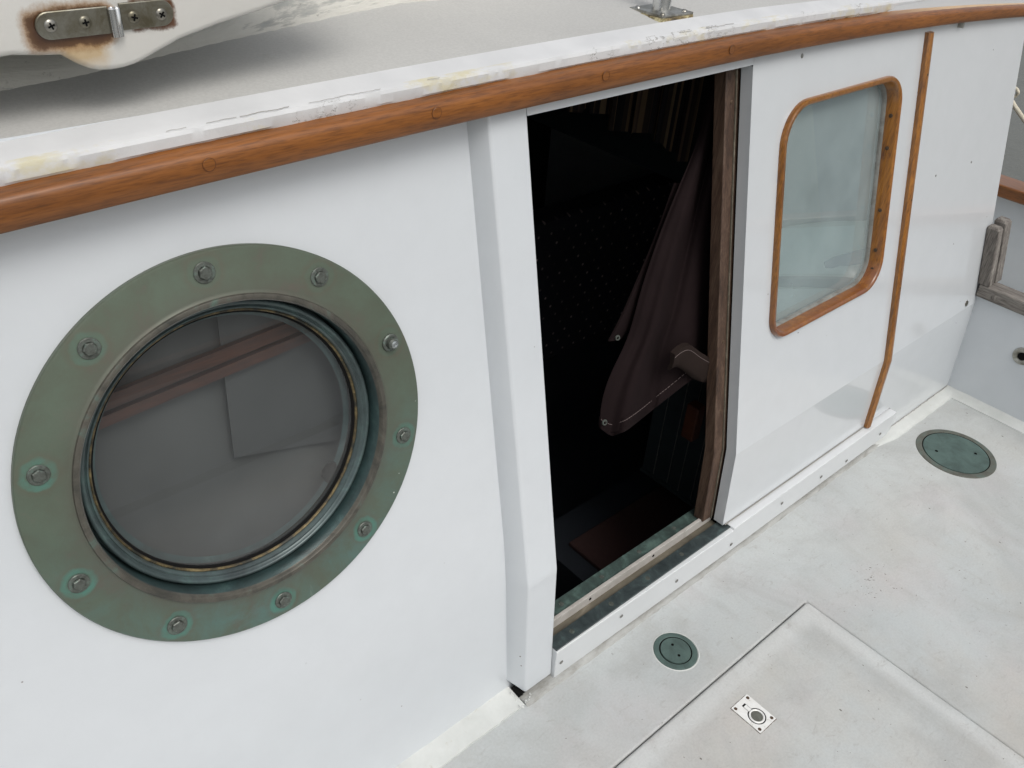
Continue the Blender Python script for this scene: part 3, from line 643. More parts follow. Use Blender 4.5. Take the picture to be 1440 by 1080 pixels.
# ------------------------------------------------------------ porthole (sub-frame on the tilted wall)
def plink(name, bm, mat, parent, smooth=35):
    bmesh.ops.recalc_face_normals(bm, faces=bm.faces)
    me = bpy.data.meshes.new(name); bm.to_mesh(me); bm.free(); me.materials.append(mat)
    for p in me.polygons: p.use_smooth = True
    me.set_sharp_from_angle(angle=math.radians(smooth))
    o = bpy.data.objects.new(name, me); COL.objects.link(o); o.parent = parent; return o
bm = bmesh.new(); lathe(bm, [(0.2045, -0.004), (0.2687, -0.001), (0.2690, 0.0070), (0.2675, 0.0090), (0.2650, 0.0096), (0.2150, 0.0100), (0.2125, 0.0108), (0.2105, 0.0120)], 160)
port = plink('porthole', bm, MAT['flange'], cabin)
port.matrix_parent_inverse = Matrix.Translation(-cabin.location); port.matrix_basis = PM @ Matrix.Diagonal((PS, PS, 1, 1))
bm = bmesh.new(); lathe(bm, [(0.2106, 0.0120), (0.2095, 0.0142), (0.2065, 0.0150), (0.2035, 0.0145), (0.2015, 0.0120), (0.2010, 0.0070)], 160); plink('raised_lip', bm, MAT['lip'], port)
bm = bmesh.new(); lathe(bm, [(0.2011, 0.0072), (0.2003, -0.010), (0.2000, -0.040), (0.1700, -0.041)], 160); plink('recess', bm, MAT['recess'], port)
bm = bmesh.new(); lathe(bm, [(0.1965, -0.040), (0.1965, -0.0130), (0.1950, -0.0110), (0.1925, -0.0105), (0.1905, -0.0125), (0.1895, -0.0160), (0.1880, -0.0165), (0.1868, -0.0148), (0.1850, -0.0150), (0.1840, -0.0185), (0.1828, -0.0225)], 160)
plink('port_ring', bm, MAT['ring'], port, 60)
bm = bmesh.new(); lathe(bm, [(0.1829, -0.0222), (0.1815, -0.0215), (0.1800, -0.0225), (0.1795, -0.0250)], 160); plink('brass_line', bm, MAT['brass'], port)
bm = bmesh.new(); lathe(bm, [(0.1797, -0.0245), (0.1770, -0.0262), (0.1765, -0.0300), (0.1800, -0.042)], 120); plink('inner_gasket', bm, MAT['black'], port)
bm = bmesh.new(); lathe(bm, [(0, -0.0285), (0.1790, -0.0285)], 96); plink('glass', bm, MAT['portglass'], port)
bm = bmesh.new()   # latch dog seen through the glass
loft(bm, [[Vector((0.128 + 0.011 * c[0] * s + 0.010 * c[1] * c[1] * s, -0.118 + 0.019 * c[1] * s, -0.034 - 0.008 * k)) for c in [(math.cos(a), math.sin(a)) for a in [2 * math.pi * i / 16 for i in range(16)]]] for k, s in ((0, 0.55), (0.3, 0.95), (1, 1.0), (2, 0.8))])
plink('latch', bm, MAT['black'], port, 60)
bm = bmesh.new(); loft(bm, [[(x, -0.24, -0.095 - 0.006 * math.sin(x * 42)), (x, 0.24, -0.095 - 0.006 * math.sin(x * 42)), (x, 0.24, -0.099 - 0.006 * math.sin(x * 42)), (x, -0.24, -0.099 - 0.006 * math.sin(x * 42))] for x in [-0.26 + 0.013 * k for k in range(41)]]); plink('port_curtain', bm, MAT['greycloth'], port, 60)
bm = bmesh.new(); loft(bm, [[(0.045, 0.24, w_), (0.012, -0.052, w_), (0.190, -0.098, w_), (0.26, -0.11, w_), (0.26, 0.24, w_)] for w_ in (-0.083, -0.086)]); plink('curtain_flap', bm, MAT['greycloth2'], port, 60)  # darker flat panel in front of the port curtain
for v0, v1, q_ in ((0.066, 0.080, 0.0), (0.086, 0.104, 0.0)):   # brown bars behind the glass standing in for the reflected rail
    bm = bmesh.new(); loft(bm, [[(x, v0 + 0.060 * (x + 0.12) * 1.0, -0.070), (x, v1 + 0.060 * (x + 0.12), -0.070), (x, v1 + 0.060 * (x + 0.12), -0.082), (x, v0 + 0.060 * (x + 0.12), -0.082)] for x in (-0.25, 0.25)])
    plink('wood_batten', bm, MAT['batten'], port, 30)
bm = bmesh.new()
lathe(bm, [(0.0128, 0.0), (0.0128, 0.0015), (0.0120, 0.0022), (0.0080, 0.0024)], 28)
for a0 in (0.15,):
    hx = [[(0.0082 * s * math.cos(a0 + math.pi / 3 * k), 0.0082 * s * math.sin(a0 + math.pi / 3 * k), w_) for k in range(6)] for s, w_ in ((1, 0.0012), (1, 0.0052), (0.86, 0.0062))]
    loft(bm, hx)
bolt0 = plink('bolt', bm, MAT['bolt'], port, 25)
def bolt_mtx(k):
    a = math.radians(90 + 36 * k); return Matrix.Translation((0.2440 * math.cos(a), 0.2440 * math.sin(a), 0.0097)) @ Matrix.Rotation(k * 1.1 + random.uniform(-0.3, 0.3), 4, 'Z') @ Matrix.Scale(random.uniform(0.93, 1.05), 4)
bolt0.matrix_basis = bolt_mtx(0)
for k in range(1, 10):
    if k == 8: continue
    instance(bolt0, 'bolt', bolt_mtx(k), port)
bm = bmesh.new(); lathe(bm, [(0.0125, 0.0), (0.0125, 0.003), (0.0110, 0.0042), (0.0085, 0.0042)], 24); lathe(bm, [(0.0080, 0.003), (0.0080, 0.011), (0.006, 0.0135), (0.003, 0.0142), (0, 0.0130)], 16)
b2 = plink('bolt', bm, MAT['bolt'], port); b2.matrix_basis = bolt_mtx(8); b2['label'] = 'taller bolt with a shiny tip'
bm = bmesh.new(); lathe(bm, [(0.0079, 0.0112), (0.0062, 0.0140), (0.003, 0.0150), (0, 0.0136)], 12); b3 = plink('bolt', bm, MAT['brightbolt'], port); b3.matrix_basis = bolt_mtx(8); b3.name = 'bolt_tip'

# ------------------------------------------------------------ interior
def lk(name, bm, mat, **kw):
    o = link(name, bm, mat, kw.pop('parent', None), bevel=kw.pop('bevel', 0.0), smooth=kw.pop('smooth', None)); return tag(o, **kw) if kw else o
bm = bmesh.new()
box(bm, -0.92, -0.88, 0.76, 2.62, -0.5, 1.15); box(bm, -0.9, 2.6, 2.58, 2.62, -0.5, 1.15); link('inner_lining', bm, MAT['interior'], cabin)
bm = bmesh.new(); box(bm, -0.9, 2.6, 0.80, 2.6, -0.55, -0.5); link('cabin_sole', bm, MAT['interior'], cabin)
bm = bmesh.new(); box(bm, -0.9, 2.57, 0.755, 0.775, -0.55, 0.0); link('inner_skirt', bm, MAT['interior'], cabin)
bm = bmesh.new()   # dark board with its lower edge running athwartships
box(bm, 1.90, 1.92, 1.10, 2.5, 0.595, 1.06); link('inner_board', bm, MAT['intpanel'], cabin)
bm = bmesh.new(); box(bm, 1.60, 1.62, 0.83, 1.118, -0.11, 0.45); box(bm, 1.590, 1.600, 0.83, 1.118, -0.112, -0.104)
ip = link('planked_panel', bm, MAT['intpanel'], cabin)
bm = bmesh.new()
for y in (1.075, 1.025, 0.985, 0.940, 0.90): box(bm, 1.5975, 1.599, y, y + 0.0022, -0.10, 0.44)
subpart('plank_groove', bm, MAT['sillrail'] if False else MAT['screw'], ip)
bm = bmesh.new(); box(bm, 1.47, 1.50, 0.90, 0.935, 0.19, 0.29); link('wood_block', bm, MAT['bracket'], cabin, bevel=0.003)
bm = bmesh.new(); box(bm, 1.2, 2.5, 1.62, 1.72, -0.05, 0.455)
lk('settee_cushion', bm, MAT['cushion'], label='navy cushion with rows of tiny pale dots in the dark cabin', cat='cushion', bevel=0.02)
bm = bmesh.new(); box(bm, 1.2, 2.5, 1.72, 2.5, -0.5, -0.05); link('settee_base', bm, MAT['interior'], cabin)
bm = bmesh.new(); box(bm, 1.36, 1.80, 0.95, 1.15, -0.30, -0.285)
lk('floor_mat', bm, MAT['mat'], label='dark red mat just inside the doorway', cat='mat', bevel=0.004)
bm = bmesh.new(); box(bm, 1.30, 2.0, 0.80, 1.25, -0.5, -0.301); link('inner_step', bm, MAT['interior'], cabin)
# striped curtain hanging across the cabin
bm = bmesh.new(); rows = []
for i in range(60):
    y = 1.06 + 0.62 * i / 59; xw = 1.62 + 0.02 * math.sin(i * 0.9)
    zb = 0.80 - 0.02 * ((i // 9) % 2) + 0.02 * (i / 59)
    rows.append([(xw, y, 1.059), (xw + 0.004, y, 0.95), (xw, y, zb), (xw + 0.003, y, zb), (xw + 0.007, y, 0.95), (xw + 0.003, y, 1.059)])
loft(bm, rows); lk('striped_curtain', bm, MAT['stripe'], label='brown and dark striped curtain at the top of the cabin opening', cat='curtain', smooth=60)
# brown canvas curtain drawn aside: measured control net, folds run from the top right to the lower left
def lerp(a, b, t): return a + (b - a) * t
DRAPE = [[[1.4173,1.0022,1.053],[1.4186,1.0008,1.0536],[1.4167,0.9971,1.0552],[1.4159,0.9943,1.0564],[1.4151,0.9914,1.0577],[1.4161,0.9898,1.0583],[1.4208,0.9908,1.0578],[1.4282,0.9937,1.0565],[1.4375,0.9978,1.0546],[1.45,1.0042,1.0517],[1.4589,1.008,1.05],[1.4555,1.0033,1.0521],[1.4482,0.996,1.0553],[1.4475,0.9932,1.0565],[1.457,0.9974,1.0546],[1.4673,1.0021,1.0524],[1.4663,0.9992,1.0537]],[[1.3981,0.9902,0.9936],[1.4,0.9888,0.9937],[1.3979,0.9846,0.9952],[1.3971,0.9813,0.9965],[1.3968,0.9782,0.9982],[1.3983,0.9764,0.9992],[1.4033,0.977,0.9992],[1.4115,0.9798,0.9982],[1.4232,0.985,0.9961],[1.439,0.993,0.9924],[1.4489,0.9969,0.991],[1.445,0.9911,0.9945],[1.4386,0.9832,0.9993],[1.44,0.9807,1.0013],[1.4524,0.9858,0.9991],[1.4648,0.9909,0.9966],[1.4644,0.9873,0.9985]],[[1.3727,0.9784,0.934],[1.3753,0.9768,0.9335],[1.3733,0.972,0.9351],[1.3732,0.9683,0.9363],[1.3741,0.9653,0.9381],[1.3763,0.9631,0.9394],[1.3815,0.9629,0.9401],[1.3909,0.9657,0.9394],[1.4057,0.9721,0.9367],[1.4252,0.9818,0.932],[1.4359,0.9853,0.9309],[1.4319,0.9784,0.9361],[1.4273,0.9703,0.9422],[1.4314,0.9682,0.9449],[1.4468,0.9739,0.9422],[1.4616,0.9792,0.9393],[1.4625,0.9751,0.9417]],[[1.3293,0.9673,0.8769],[1.3335,0.9654,0.8764],[1.3327,0.9598,0.8781],[1.3347,0.9562,0.8794],[1.3382,0.9533,0.8815],[1.3419,0.9506,0.8835],[1.3483,0.9497,0.8853],[1.36,0.9525,0.8851],[1.3792,0.9604,0.8816],[1.4032,0.9716,0.8761],[1.4154,0.9745,0.8759],[1.4126,0.9666,0.8829],[1.4115,0.9586,0.8905],[1.4195,0.9569,0.894],[1.4388,0.9631,0.8911],[1.4571,0.9686,0.8881],[1.4607,0.9643,0.8911]],[[1.2919,0.9571,0.8243],[1.2971,0.9546,0.8236],[1.2971,0.9485,0.8255],[1.3012,0.945,0.8265],[1.3068,0.9423,0.8288],[1.3115,0.9389,0.8316],[1.3186,0.9372,0.8344],[1.3326,0.9402,0.8345],[1.3559,0.9497,0.83],[1.3837,0.9621,0.8236],[1.3965,0.9641,0.8245],[1.395,0.9553,0.8333],[1.3973,0.9478,0.8419],[1.4088,0.9464,0.8462],[1.4314,0.9529,0.8432],[1.4529,0.9585,0.8398],[1.4592,0.9541,0.8433]],[[1.2604,0.9478,0.776],[1.2659,0.9446,0.7751],[1.2666,0.9379,0.7769],[1.2725,0.9347,0.7772],[1.2798,0.932,0.7795],[1.2849,0.9278,0.783],[1.2925,0.9253,0.7868],[1.3087,0.9288,0.7867],[1.3359,0.9399,0.7809],[1.3665,0.9531,0.7735],[1.3793,0.9538,0.7757],[1.3791,0.9445,0.7859],[1.3847,0.9375,0.7952],[1.3991,0.9363,0.8],[1.4243,0.9427,0.7967],[1.4488,0.9486,0.7927],[1.4578,0.9443,0.7962]],[[1.234,0.9387,0.729],[1.2394,0.9347,0.7282],[1.2407,0.9276,0.7299],[1.2481,0.9249,0.7296],[1.2565,0.9221,0.7321],[1.2615,0.917,0.7366],[1.2696,0.9139,0.7414],[1.2881,0.9181,0.741],[1.3188,0.9308,0.7337],[1.3514,0.9445,0.7257],[1.3635,0.9438,0.7297],[1.3647,0.9344,0.7411],[1.3735,0.9279,0.7511],[1.3901,0.9267,0.7568],[1.4175,0.9331,0.7535],[1.4448,0.9394,0.7487],[1.4564,0.9353,0.7522]],[[1.209,0.9294,0.6823],[1.2142,0.9246,0.6816],[1.2162,0.9175,0.683],[1.225,0.9151,0.6818],[1.2341,0.912,0.6847],[1.2389,0.9058,0.6904],[1.2478,0.9025,0.6958],[1.2689,0.9078,0.6948],[1.303,0.922,0.6859],[1.3367,0.9357,0.6776],[1.3479,0.9334,0.6834],[1.3509,0.9242,0.6959],[1.3628,0.9184,0.7063],[1.3811,0.9169,0.7131],[1.4105,0.9231,0.7097],[1.441,0.9301,0.7038],[1.4552,0.9263,0.7072]],[[1.1895,0.9196,0.6335],[1.1942,0.9141,0.6333],[1.1968,0.9071,0.6347],[1.2066,0.9051,0.6332],[1.2155,0.9014,0.6374],[1.2199,0.8944,0.6447],[1.2298,0.8914,0.651],[1.2536,0.8981,0.6494],[1.2904,0.9139,0.6393],[1.3243,0.9272,0.6317],[1.3343,0.9235,0.6401],[1.3392,0.9149,0.6537],[1.3536,0.9097,0.6652],[1.3729,0.9078,0.6738],[1.4039,0.9141,0.6707],[1.4375,0.922,0.6641],[1.4539,0.9187,0.6677]],[[1.165,0.91,0.5873],[1.1698,0.904,0.5874],[1.1734,0.8973,0.5883],[1.1842,0.8954,0.5865],[1.1929,0.8909,0.5921],[1.1971,0.8831,0.6009],[1.209,0.8807,0.6074],[1.236,0.8891,0.6046],[1.2756,0.9061,0.5932],[1.3094,0.9187,0.5866],[1.3186,0.9137,0.5974],[1.3261,0.9059,0.6117],[1.343,0.9011,0.6242],[1.3633,0.8985,0.6347],[1.3965,0.9049,0.6317],[1.4339,0.914,0.6237],[1.4527,0.911,0.6274]],[[1.1271,0.902,0.5502],[1.133,0.8957,0.5497],[1.1386,0.8892,0.5495],[1.1506,0.887,0.5472],[1.1595,0.8813,0.5539],[1.1648,0.8728,0.5635],[1.1799,0.8715,0.5689],[1.211,0.8815,0.564],[1.2536,0.8995,0.551],[1.2876,0.9108,0.5452],[1.2973,0.9046,0.5578],[1.3084,0.8976,0.5719],[1.3285,0.8928,0.5851],[1.3504,0.8892,0.597],[1.387,0.8959,0.5932],[1.4295,0.9062,0.583],[1.4516,0.9032,0.5863]],[[1.1015,0.8945,0.5159],[1.108,0.888,0.5144],[1.1148,0.8817,0.5127],[1.1268,0.8788,0.5101],[1.135,0.8716,0.5181],[1.141,0.8628,0.5279],[1.1592,0.8629,0.5315],[1.1938,0.8747,0.5242],[1.2383,0.8932,0.5095],[1.2714,0.9029,0.5049],[1.2811,0.8958,0.5188],[1.2952,0.8896,0.5324],[1.317,0.8844,0.5463],[1.3398,0.8798,0.5597],[1.3794,0.8869,0.5545],[1.4263,0.8985,0.5415],[1.4503,0.8952,0.5444]],[[1.0879,0.8872,0.484],[1.0947,0.8809,0.4811],[1.1018,0.8747,0.4781],[1.1126,0.8707,0.4756],[1.1193,0.8619,0.4851],[1.1259,0.8532,0.4944],[1.147,0.8551,0.4956],[1.1843,0.8685,0.4857],[1.2297,0.8873,0.4698],[1.2611,0.8953,0.4665],[1.2704,0.8875,0.4816],[1.2865,0.8822,0.4945],[1.3088,0.8762,0.5096],[1.3316,0.8706,0.5244],[1.3739,0.8785,0.5173],[1.4245,0.8914,0.5013],[1.4491,0.8874,0.5041]],[[1.0833,0.8815,0.4598],[1.0902,0.8754,0.455],[1.0967,0.8691,0.4505],[1.1054,0.8635,0.4485],[1.11,0.8532,0.4592],[1.1174,0.8451,0.4672],[1.1414,0.8491,0.4653],[1.1807,0.864,0.4527],[1.2262,0.8826,0.4358],[1.2552,0.8888,0.4341],[1.2639,0.8806,0.4497],[1.2813,0.8758,0.4618],[1.3031,0.8689,0.4781],[1.3256,0.8623,0.4939],[1.3705,0.8712,0.4844],[1.4241,0.8852,0.4651],[1.4481,0.8803,0.4679]],[[1.0816,0.8763,0.4381],[1.0886,0.8707,0.4308],[1.0941,0.8638,0.4251],[1.1,0.8563,0.4239],[1.1028,0.8447,0.4355],[1.1114,0.8377,0.4412],[1.1382,0.8439,0.4357],[1.1791,0.8598,0.4205],[1.2241,0.878,0.4028],[1.2505,0.8824,0.4025],[1.2588,0.8739,0.4181],[1.277,0.8696,0.4295],[1.2978,0.8613,0.4473],[1.3201,0.854,0.4637],[1.3679,0.8642,0.4511],[1.424,0.8791,0.4284],[1.4467,0.8728,0.4314]]]
HEMS = [(1.0542, 0.8515, 0.4843), (1.1028, 0.8519, 0.4864), (1.1551, 0.8535, 0.4941), (1.2091, 0.8552, 0.5019), (1.2603, 0.8569, 0.5101)]
CUFT = [(1.2438, 0.8455, 0.5648), (1.2659, 0.8468, 0.5711), (1.293, 0.8461, 0.568), (1.3285, 0.8403, 0.5402), (1.3726, 0.8333, 0.5071), (1.3952, 0.8305, 0.4942)]
CUFB = [(1.2411, 0.8456, 0.5417), (1.2612, 0.8454, 0.5408), (1.284, 0.8423, 0.5264), (1.3317, 0.8336, 0.485), (1.381, 0.8284, 0.4603), (1.4039, 0.8263, 0.4502)]
BACKF = [(1.3279, 0.9783, 0.8628), (1.2684, 0.9586, 0.7694), (1.215, 0.9435, 0.6979), (1.168, 0.9311, 0.6388), (1.1299, 0.9227, 0.5993)]
BACKG = [(1.4078, 0.9935, 0.8397), (1.353, 0.9726, 0.7409), (1.2974, 0.9569, 0.6662), (1.2463, 0.944, 0.6054), (1.194, 0.9382, 0.5776)]
def poly(pts, n):
    out = []
    for i in range(n + 1):
        f = i / n * (len(pts) - 1); k = min(int(f), len(pts) - 2); u = f - k
        p0, p1, p2, p3 = (Vector(pts[max(0, min(len(pts) - 1, q))]) for q in (k - 1, k, k + 1, k + 2))
        out.append(0.5 * (2 * p1 + (p2 - p0) * u + (2 * p0 - 5 * p1 + 4 * p2 - p3) * u * u + (3 * p1 - p0 - 3 * p2 + p3) * u ** 3))
    return out
bm = bmesh.new()
V = [[bm.verts.new(p) for p in row] for row in DRAPE]
for a, b in zip(V, V[1:]):
    for i in range(len(a) - 1): bm.faces.new((a[i], a[i + 1], b[i + 1], b[i]))
cur = link('canvas_curtain', bm, MAT['canvas'], smooth=180)
tag(cur, 'brown canvas curtain with a stitched hem drawn aside in the doorway', 'curtain')
sm = cur.modifiers.new('thick', 'SOLIDIFY'); sm.thickness = 0.002
sb_ = cur.modifiers.new('smooth', 'SUBSURF'); sb_.levels = 2; sb_.render_levels = 2
# hem: a second layer of cloth along the lower edge
bm = bmesh.new(); low = poly(DRAPE[-1], 48); up = poly(DRAPE[-2], 48); rr = []; st_pts = []
for p, q in zip(low, up):
    d = (q - p); d = d.normalized() * min(d.length, 0.030) if d.length > 1e-6 else Vector((0, 0, 0.03))
    o = Vector((0, -0.0035, -0.001)); rr.append([p + o + Vector((0, 0, -0.002)), p + d * 0.5 + o * 1.3, p + d + o, p + d + Vector((0, 0.001, 0)), p + Vector((0, 0.003, -0.002))]); st_pts.append(p + d * 0.86 + o * 1.25)
loft(bm, rr); subpart('hem', bm, MAT['canvas'], cur, smooth=60)
bm = bmesh.new()
for i in range(0, 48): tube(bm, [st_pts[i], st_pts[i].lerp(st_pts[i + 1], 0.72)], 0.0006, 5)
subpart('stitching', bm, MAT['thread'], cur)
bm = bmesh.new(); tp, bt = poly(CUFT, 24), [p + Vector((0, 0.002, -0.014)) for p in poly(CUFB, 24)]
loft(bm, [[p + Vector((0, 0.010, 0.002)), p + Vector((0, -0.002, 0.001)), p.lerp(q, 0.4) + Vector((0, -0.0045, 0)), p.lerp(q, 0.8) + Vector((0, -0.0045, 0)), q, q + Vector((0, 0.006, -0.001)), p.lerp(q, 0.6) + Vector((0, 0.004, 0))] for p, q in zip(tp, bt)])
subpart('folded_cuff', bm, MAT['hem'], cur, smooth=60)
bm = bmesh.new()
for i in range(0, 24): tube(bm, [(tp[i].lerp(bt[i], 0.16) + Vector((0, -0.0036, 0))), (tp[i + 1].lerp(bt[i + 1], 0.16) + Vector((0, -0.0036, 0)))], 0.0005, 5)
subpart('cuff_stitching', bm, MAT['thread'], cur)
bm = bmesh.new(); f_, g_ = poly(BACKF, 20), poly(BACKG, 20)
loft(bm, [[p, p.lerp(q, 0.5) + Vector((0, -0.006, 0)), q, q + Vector((0, 0.004, 0)), p + Vector((0, 0.004, 0))] for p, q in zip(f_, g_)])
subpart('back_fold', bm, MAT['canvas'], cur, smooth=60)
gp = Vector(DRAPE[-1][0]) + Vector((0.006, -0.0065, 0.012))
bm = bmesh.new(); lathe(bm, [(0.0035, 0), (0.0035, 0.002), (0.0055, 0.002), (0.0065, 0.0)], 16, Matrix.Translation(gp) @ Vector((-0.2, -1, 0.3)).to_track_quat('Z', 'Y').to_matrix().to_4x4())
subpart('grommet', bm, MAT['bolt'], cur)
gp = Vector(BACKF[-1]).lerp(Vector(BACKG[-1]), 0.35) + Vector((0, -0.006, 0.008))
bm = bmesh.new(); lathe(bm, [(0.0030, 0), (0.0030, 0.002), (0.0050, 0.002), (0.0060, 0.0)], 16, Matrix.Translation(gp) @ Vector((-0.2, -1, 0.3)).to_track_quat('Z', 'Y').to_matrix().to_4x4())
subpart('grommet', bm, MAT['bolt'], cur)

# ------------------------------------------------------------ deck
bm = bmesh.new()
HX, HY = 1.444, 0.496; GAP = 0.0028
def slab(bm, x0, x1, y0, y1, z0=-0.03, z1=0.0): box(bm, x0, x1, y0, y1, z0, z1)
slab(bm, -1.5, HX + GAP, HY + GAP, 0.80); slab(bm, HX + GAP + 0.0, 2.70, -1.34, 0.80) if False else None
bm.free(); bm = bmesh.new()
L1 = [(-1.5, HY + GAP), (HX + GAP, HY + GAP), (HX + GAP, -1.34), (2.60, -1.34), (2.60, 0.80), (-1.5, 0.80)]
top = [bm.verts.new((x, y, 0)) for x, y in L1]; bot = [bm.verts.new((x, y, -0.012)) for x, y in L1]
bm.faces.new(top)
for i in range(6): bm.faces.new((top[i], top[(i + 1) % 6], bot[(i + 1) % 6], bot[i]))
dk = link('deck', bm, MAT['deck'], bevel=0.005, seg=3); tag(dk, kind='structure')
bm = bmesh.new(); box(bm, -1.5, 2.60, -1.34, 0.80, -0.03, -0.010); tag(link('deck_underlay', bm, MAT['seam']), kind='structure')
bm = bmesh.new(); box(bm, -1.45, HX, -1.20, HY, -0.009, 0.0042)
hl = empty('deck_hatch', (0.0, 0.0, 0.0), label='large white painted hatch let into the deck at the bottom right', cat='deck hatch')
link('hatch_panel', bm, MAT['deck2'], hl, bevel=0.011, seg=4)
# flush pull on the lid
pull = empty('flush_pull', (1.1045, 0.399, 0.0042)); pull.parent = hl
def pbox(name, bm, mat, **k): o = link(name, bm, mat, None, **k); o.parent = pull; return o
PW_, PH_ = 0.026, 0.0355
bm = bmesh.new()
outerp = [Vector((x, y, 0.0016)) for x, y in ((-PW_, -PH_), (PW_, -PH_), (PW_, PH_), (-PW_, PH_))]
def keyhole(R, sw, top, cx=0.0, cy=-0.008, n=28):
    a0 = math.asin(sw / R); pts = []
    for k in range(n + 1):
        a = math.pi / 2 - a0 - (2 * math.pi - 2 * a0) * k / n; pts.append((cx + R * math.cos(a), cy + R * math.sin(a)))
    pts += [(cx - sw, top), (cx + sw, top)]; return pts
kh = keyhole(0.0185, 0.0052, 0.0255)
holed(bm, outerp, [Vector((x, y, 0.0016)) for x, y in kh])
res = bmesh.ops.extrude_face_region(bm, geom=list(bm.faces)); bmesh.ops.translate(bm, verts=[v for v in res['geom'] if isinstance(v, bmesh.types.BMVert)], vec=(0, 0, -0.0026))
pbox('plate', bm, MAT['pullplate'])
bm = bmesh.new(); rp = random.Random(5); ol = [(x + rp.uniform(-.0005, .0006), y + rp.uniform(-.0005, .0006)) for x, y in [(-PW_ - .001 + (2 * PW_ + .002) * k / 12, -PH_ - .001) for k in range(12)] + [(PW_ + .001, -PH_ - .001 + (2 * PH_ + .002) * k / 16) for k in range(16)] + [(PW_ + .001 - (2 * PW_ + .002) * k / 12, PH_ + .001) for k in range(12)] + [(-PW_ - .001, PH_ + .001 - (2 * PH_ + .002) * k / 16) for k in range(16)]]
bm.faces.new([bm.verts.new((x, y, 0.0001)) for x, y in ol]); pbox('bedding', bm, MAT['brownscrew'])
bm = bmesh.new(); bm.faces.new([bm.verts.new((x, y, 0.0003)) for x, y in kh]); pbox('cup', bm, MAT['black'])
bm = bmesh.new(); lathe(bm, [(0, 0.0004), (0.0125, 0.0006)], 32, Matrix.Translation((0, -0.008, 0))); pbox('dish', bm, MAT['pulldark'])
bm = bmesh.new(); lathe(bm, [(0.0122, 0.0004), (0.0122, 0.0016), (0.0140, 0.0024), (0.0160, 0.0016), (0.0160, 0.0004)], 40, Matrix.Translation((0, -0.008, 0)), close=True)
box(bm, -0.0040, 0.0040, 0.0085, 0.0215, 0.0004, 0.0018); pbox('ring', bm, MAT['pullplate'], smooth=40)
for sx in (-1, 1):
    for sy in (-1, 1):
        bm = bmesh.new(); lathe(bm, [(0, 0.0022), (0.0028, 0.0024), (0.0036, 0.0016)], 14, Matrix.Translation((sx * 0.0200, sy * 0.0290, 0))); pbox('screw', bm, MAT['brownscrew'], smooth=40)
# chips and bits of grit lying on the deck
gr = empty('deck_grit', (1.5, 0.3, 0.0), kind='stuff') if False else None
bm = bmesh.new(); rg_ = random.Random(11)
for k in range(170):
    x = rg_.uniform(0.75, 2.5); y = rg_.uniform(-0.1, 0.68)
    if k < 40: x = 1.62 + rg_.gauss(0, 0.05); y = 0.44 + rg_.gauss(0, 0.025)
    if abs(x - 1.101) < 0.06 and abs(y - 0.597) < 0.06 or abs(x - 2.263) < 0.12 and abs(y - 0.54) < 0.12 or abs(x - 1.1045) < 0.035 and abs(y - 0.399) < 0.045: continue
    a = rg_.uniform(0, 3.14); l = rg_.choice((0.0006, 0.0008, 0.001, 0.0012, 0.0025)); w2 = rg_.uniform(0.0004, 0.0008); z = 0.0046 if (x < 1.444 and y < 0.496) else 0.0003
    c = [(l, 0), (0.2 * l, w2), (-l, 0.3 * w2), (-0.3 * l, -w2)]
    loft(bm, [[(x + p * math.cos(a) - q * math.sin(a), y + p * math.sin(a) + q * math.cos(a), zz) for p, q in c] for zz in (z, z + 0.0004)])
tag(link('deck_grit', bm, MAT['brownscrew']), 'dark specks of grit scattered over the pale deck', 'grit', kind='stuff')
# round deck plates
def deckplate(name, x, y, r, rin, label, rot=0.0):
    e = empty(name, (x, y, 0.0), label=label, cat='deck plate')
    def k(nm, bm, mat): o = link(nm, bm, mat, None, smooth=35); o.parent = e; return o
    bm = bmesh.new(); lathe(bm, [(r, 0.0), (r - 0.0015, 0.0022), (rin + 0.004, 0.0028), (rin + 0.0012, 0.0020)], 80); k('rim', bm, MAT['tealrim'] if r > 0.08 else MAT['teal'])
    bm = bmesh.new(); lathe(bm, [(rin - 0.0014, -0.006), (rin - 0.0014, 0.0010), (rin - 0.002, 0.0034 if r < 0.08 else 0.0026), (rin * 0.5, 0.0032 if r < .08 else 0.0030), (0, 0.0034 if r < 0.08 else 0.003)], 80); k('cap', bm, MAT['teal'])
    bm = bmesh.new(); lathe(bm, [(rin + 0.0014, 0.0018), (rin + 0.0012, 0.0006), (rin - 0.0020, 0.0005)], 60); k('gap', bm, MAT['black'])
    for s in (-1, 1):
        bm = bmesh.new(); d = rin * (0.42 if r < 0.08 else 0.62); a = rot
        lathe(bm, [(0, 0.0033 if r < .08 else 0.0031), (0.0032 if r < 0.08 else 0.0045, 0.0034 if r < .08 else 0.0031)], 12, Matrix.Translation((s * d * math.cos(a), s * d * math.sin(a), 0.0004))); k('key_hole', bm, MAT['black'])
    return e
deckplate('deck_plate', 1.101, 0.597, 0.0475, 0.034, 'small round green deck plate in the deck below the doorway', 1.2)
deckplate('deck_plate', 2.263, 0.540, 0.108, 0.090, 'large round green deck plate near the far corner of the deck', -0.75)
bm = bmesh.new(); lathe(bm, [(0.0475, 0.0), (0.0485, 0.0010), (0.0505, 0.0)], 60, Matrix.Translation((1.1015, 0.5965, 0))); ck = link('bedding_ring', bm, MAT['fillet'], bpy.data.objects['deck_plate'])
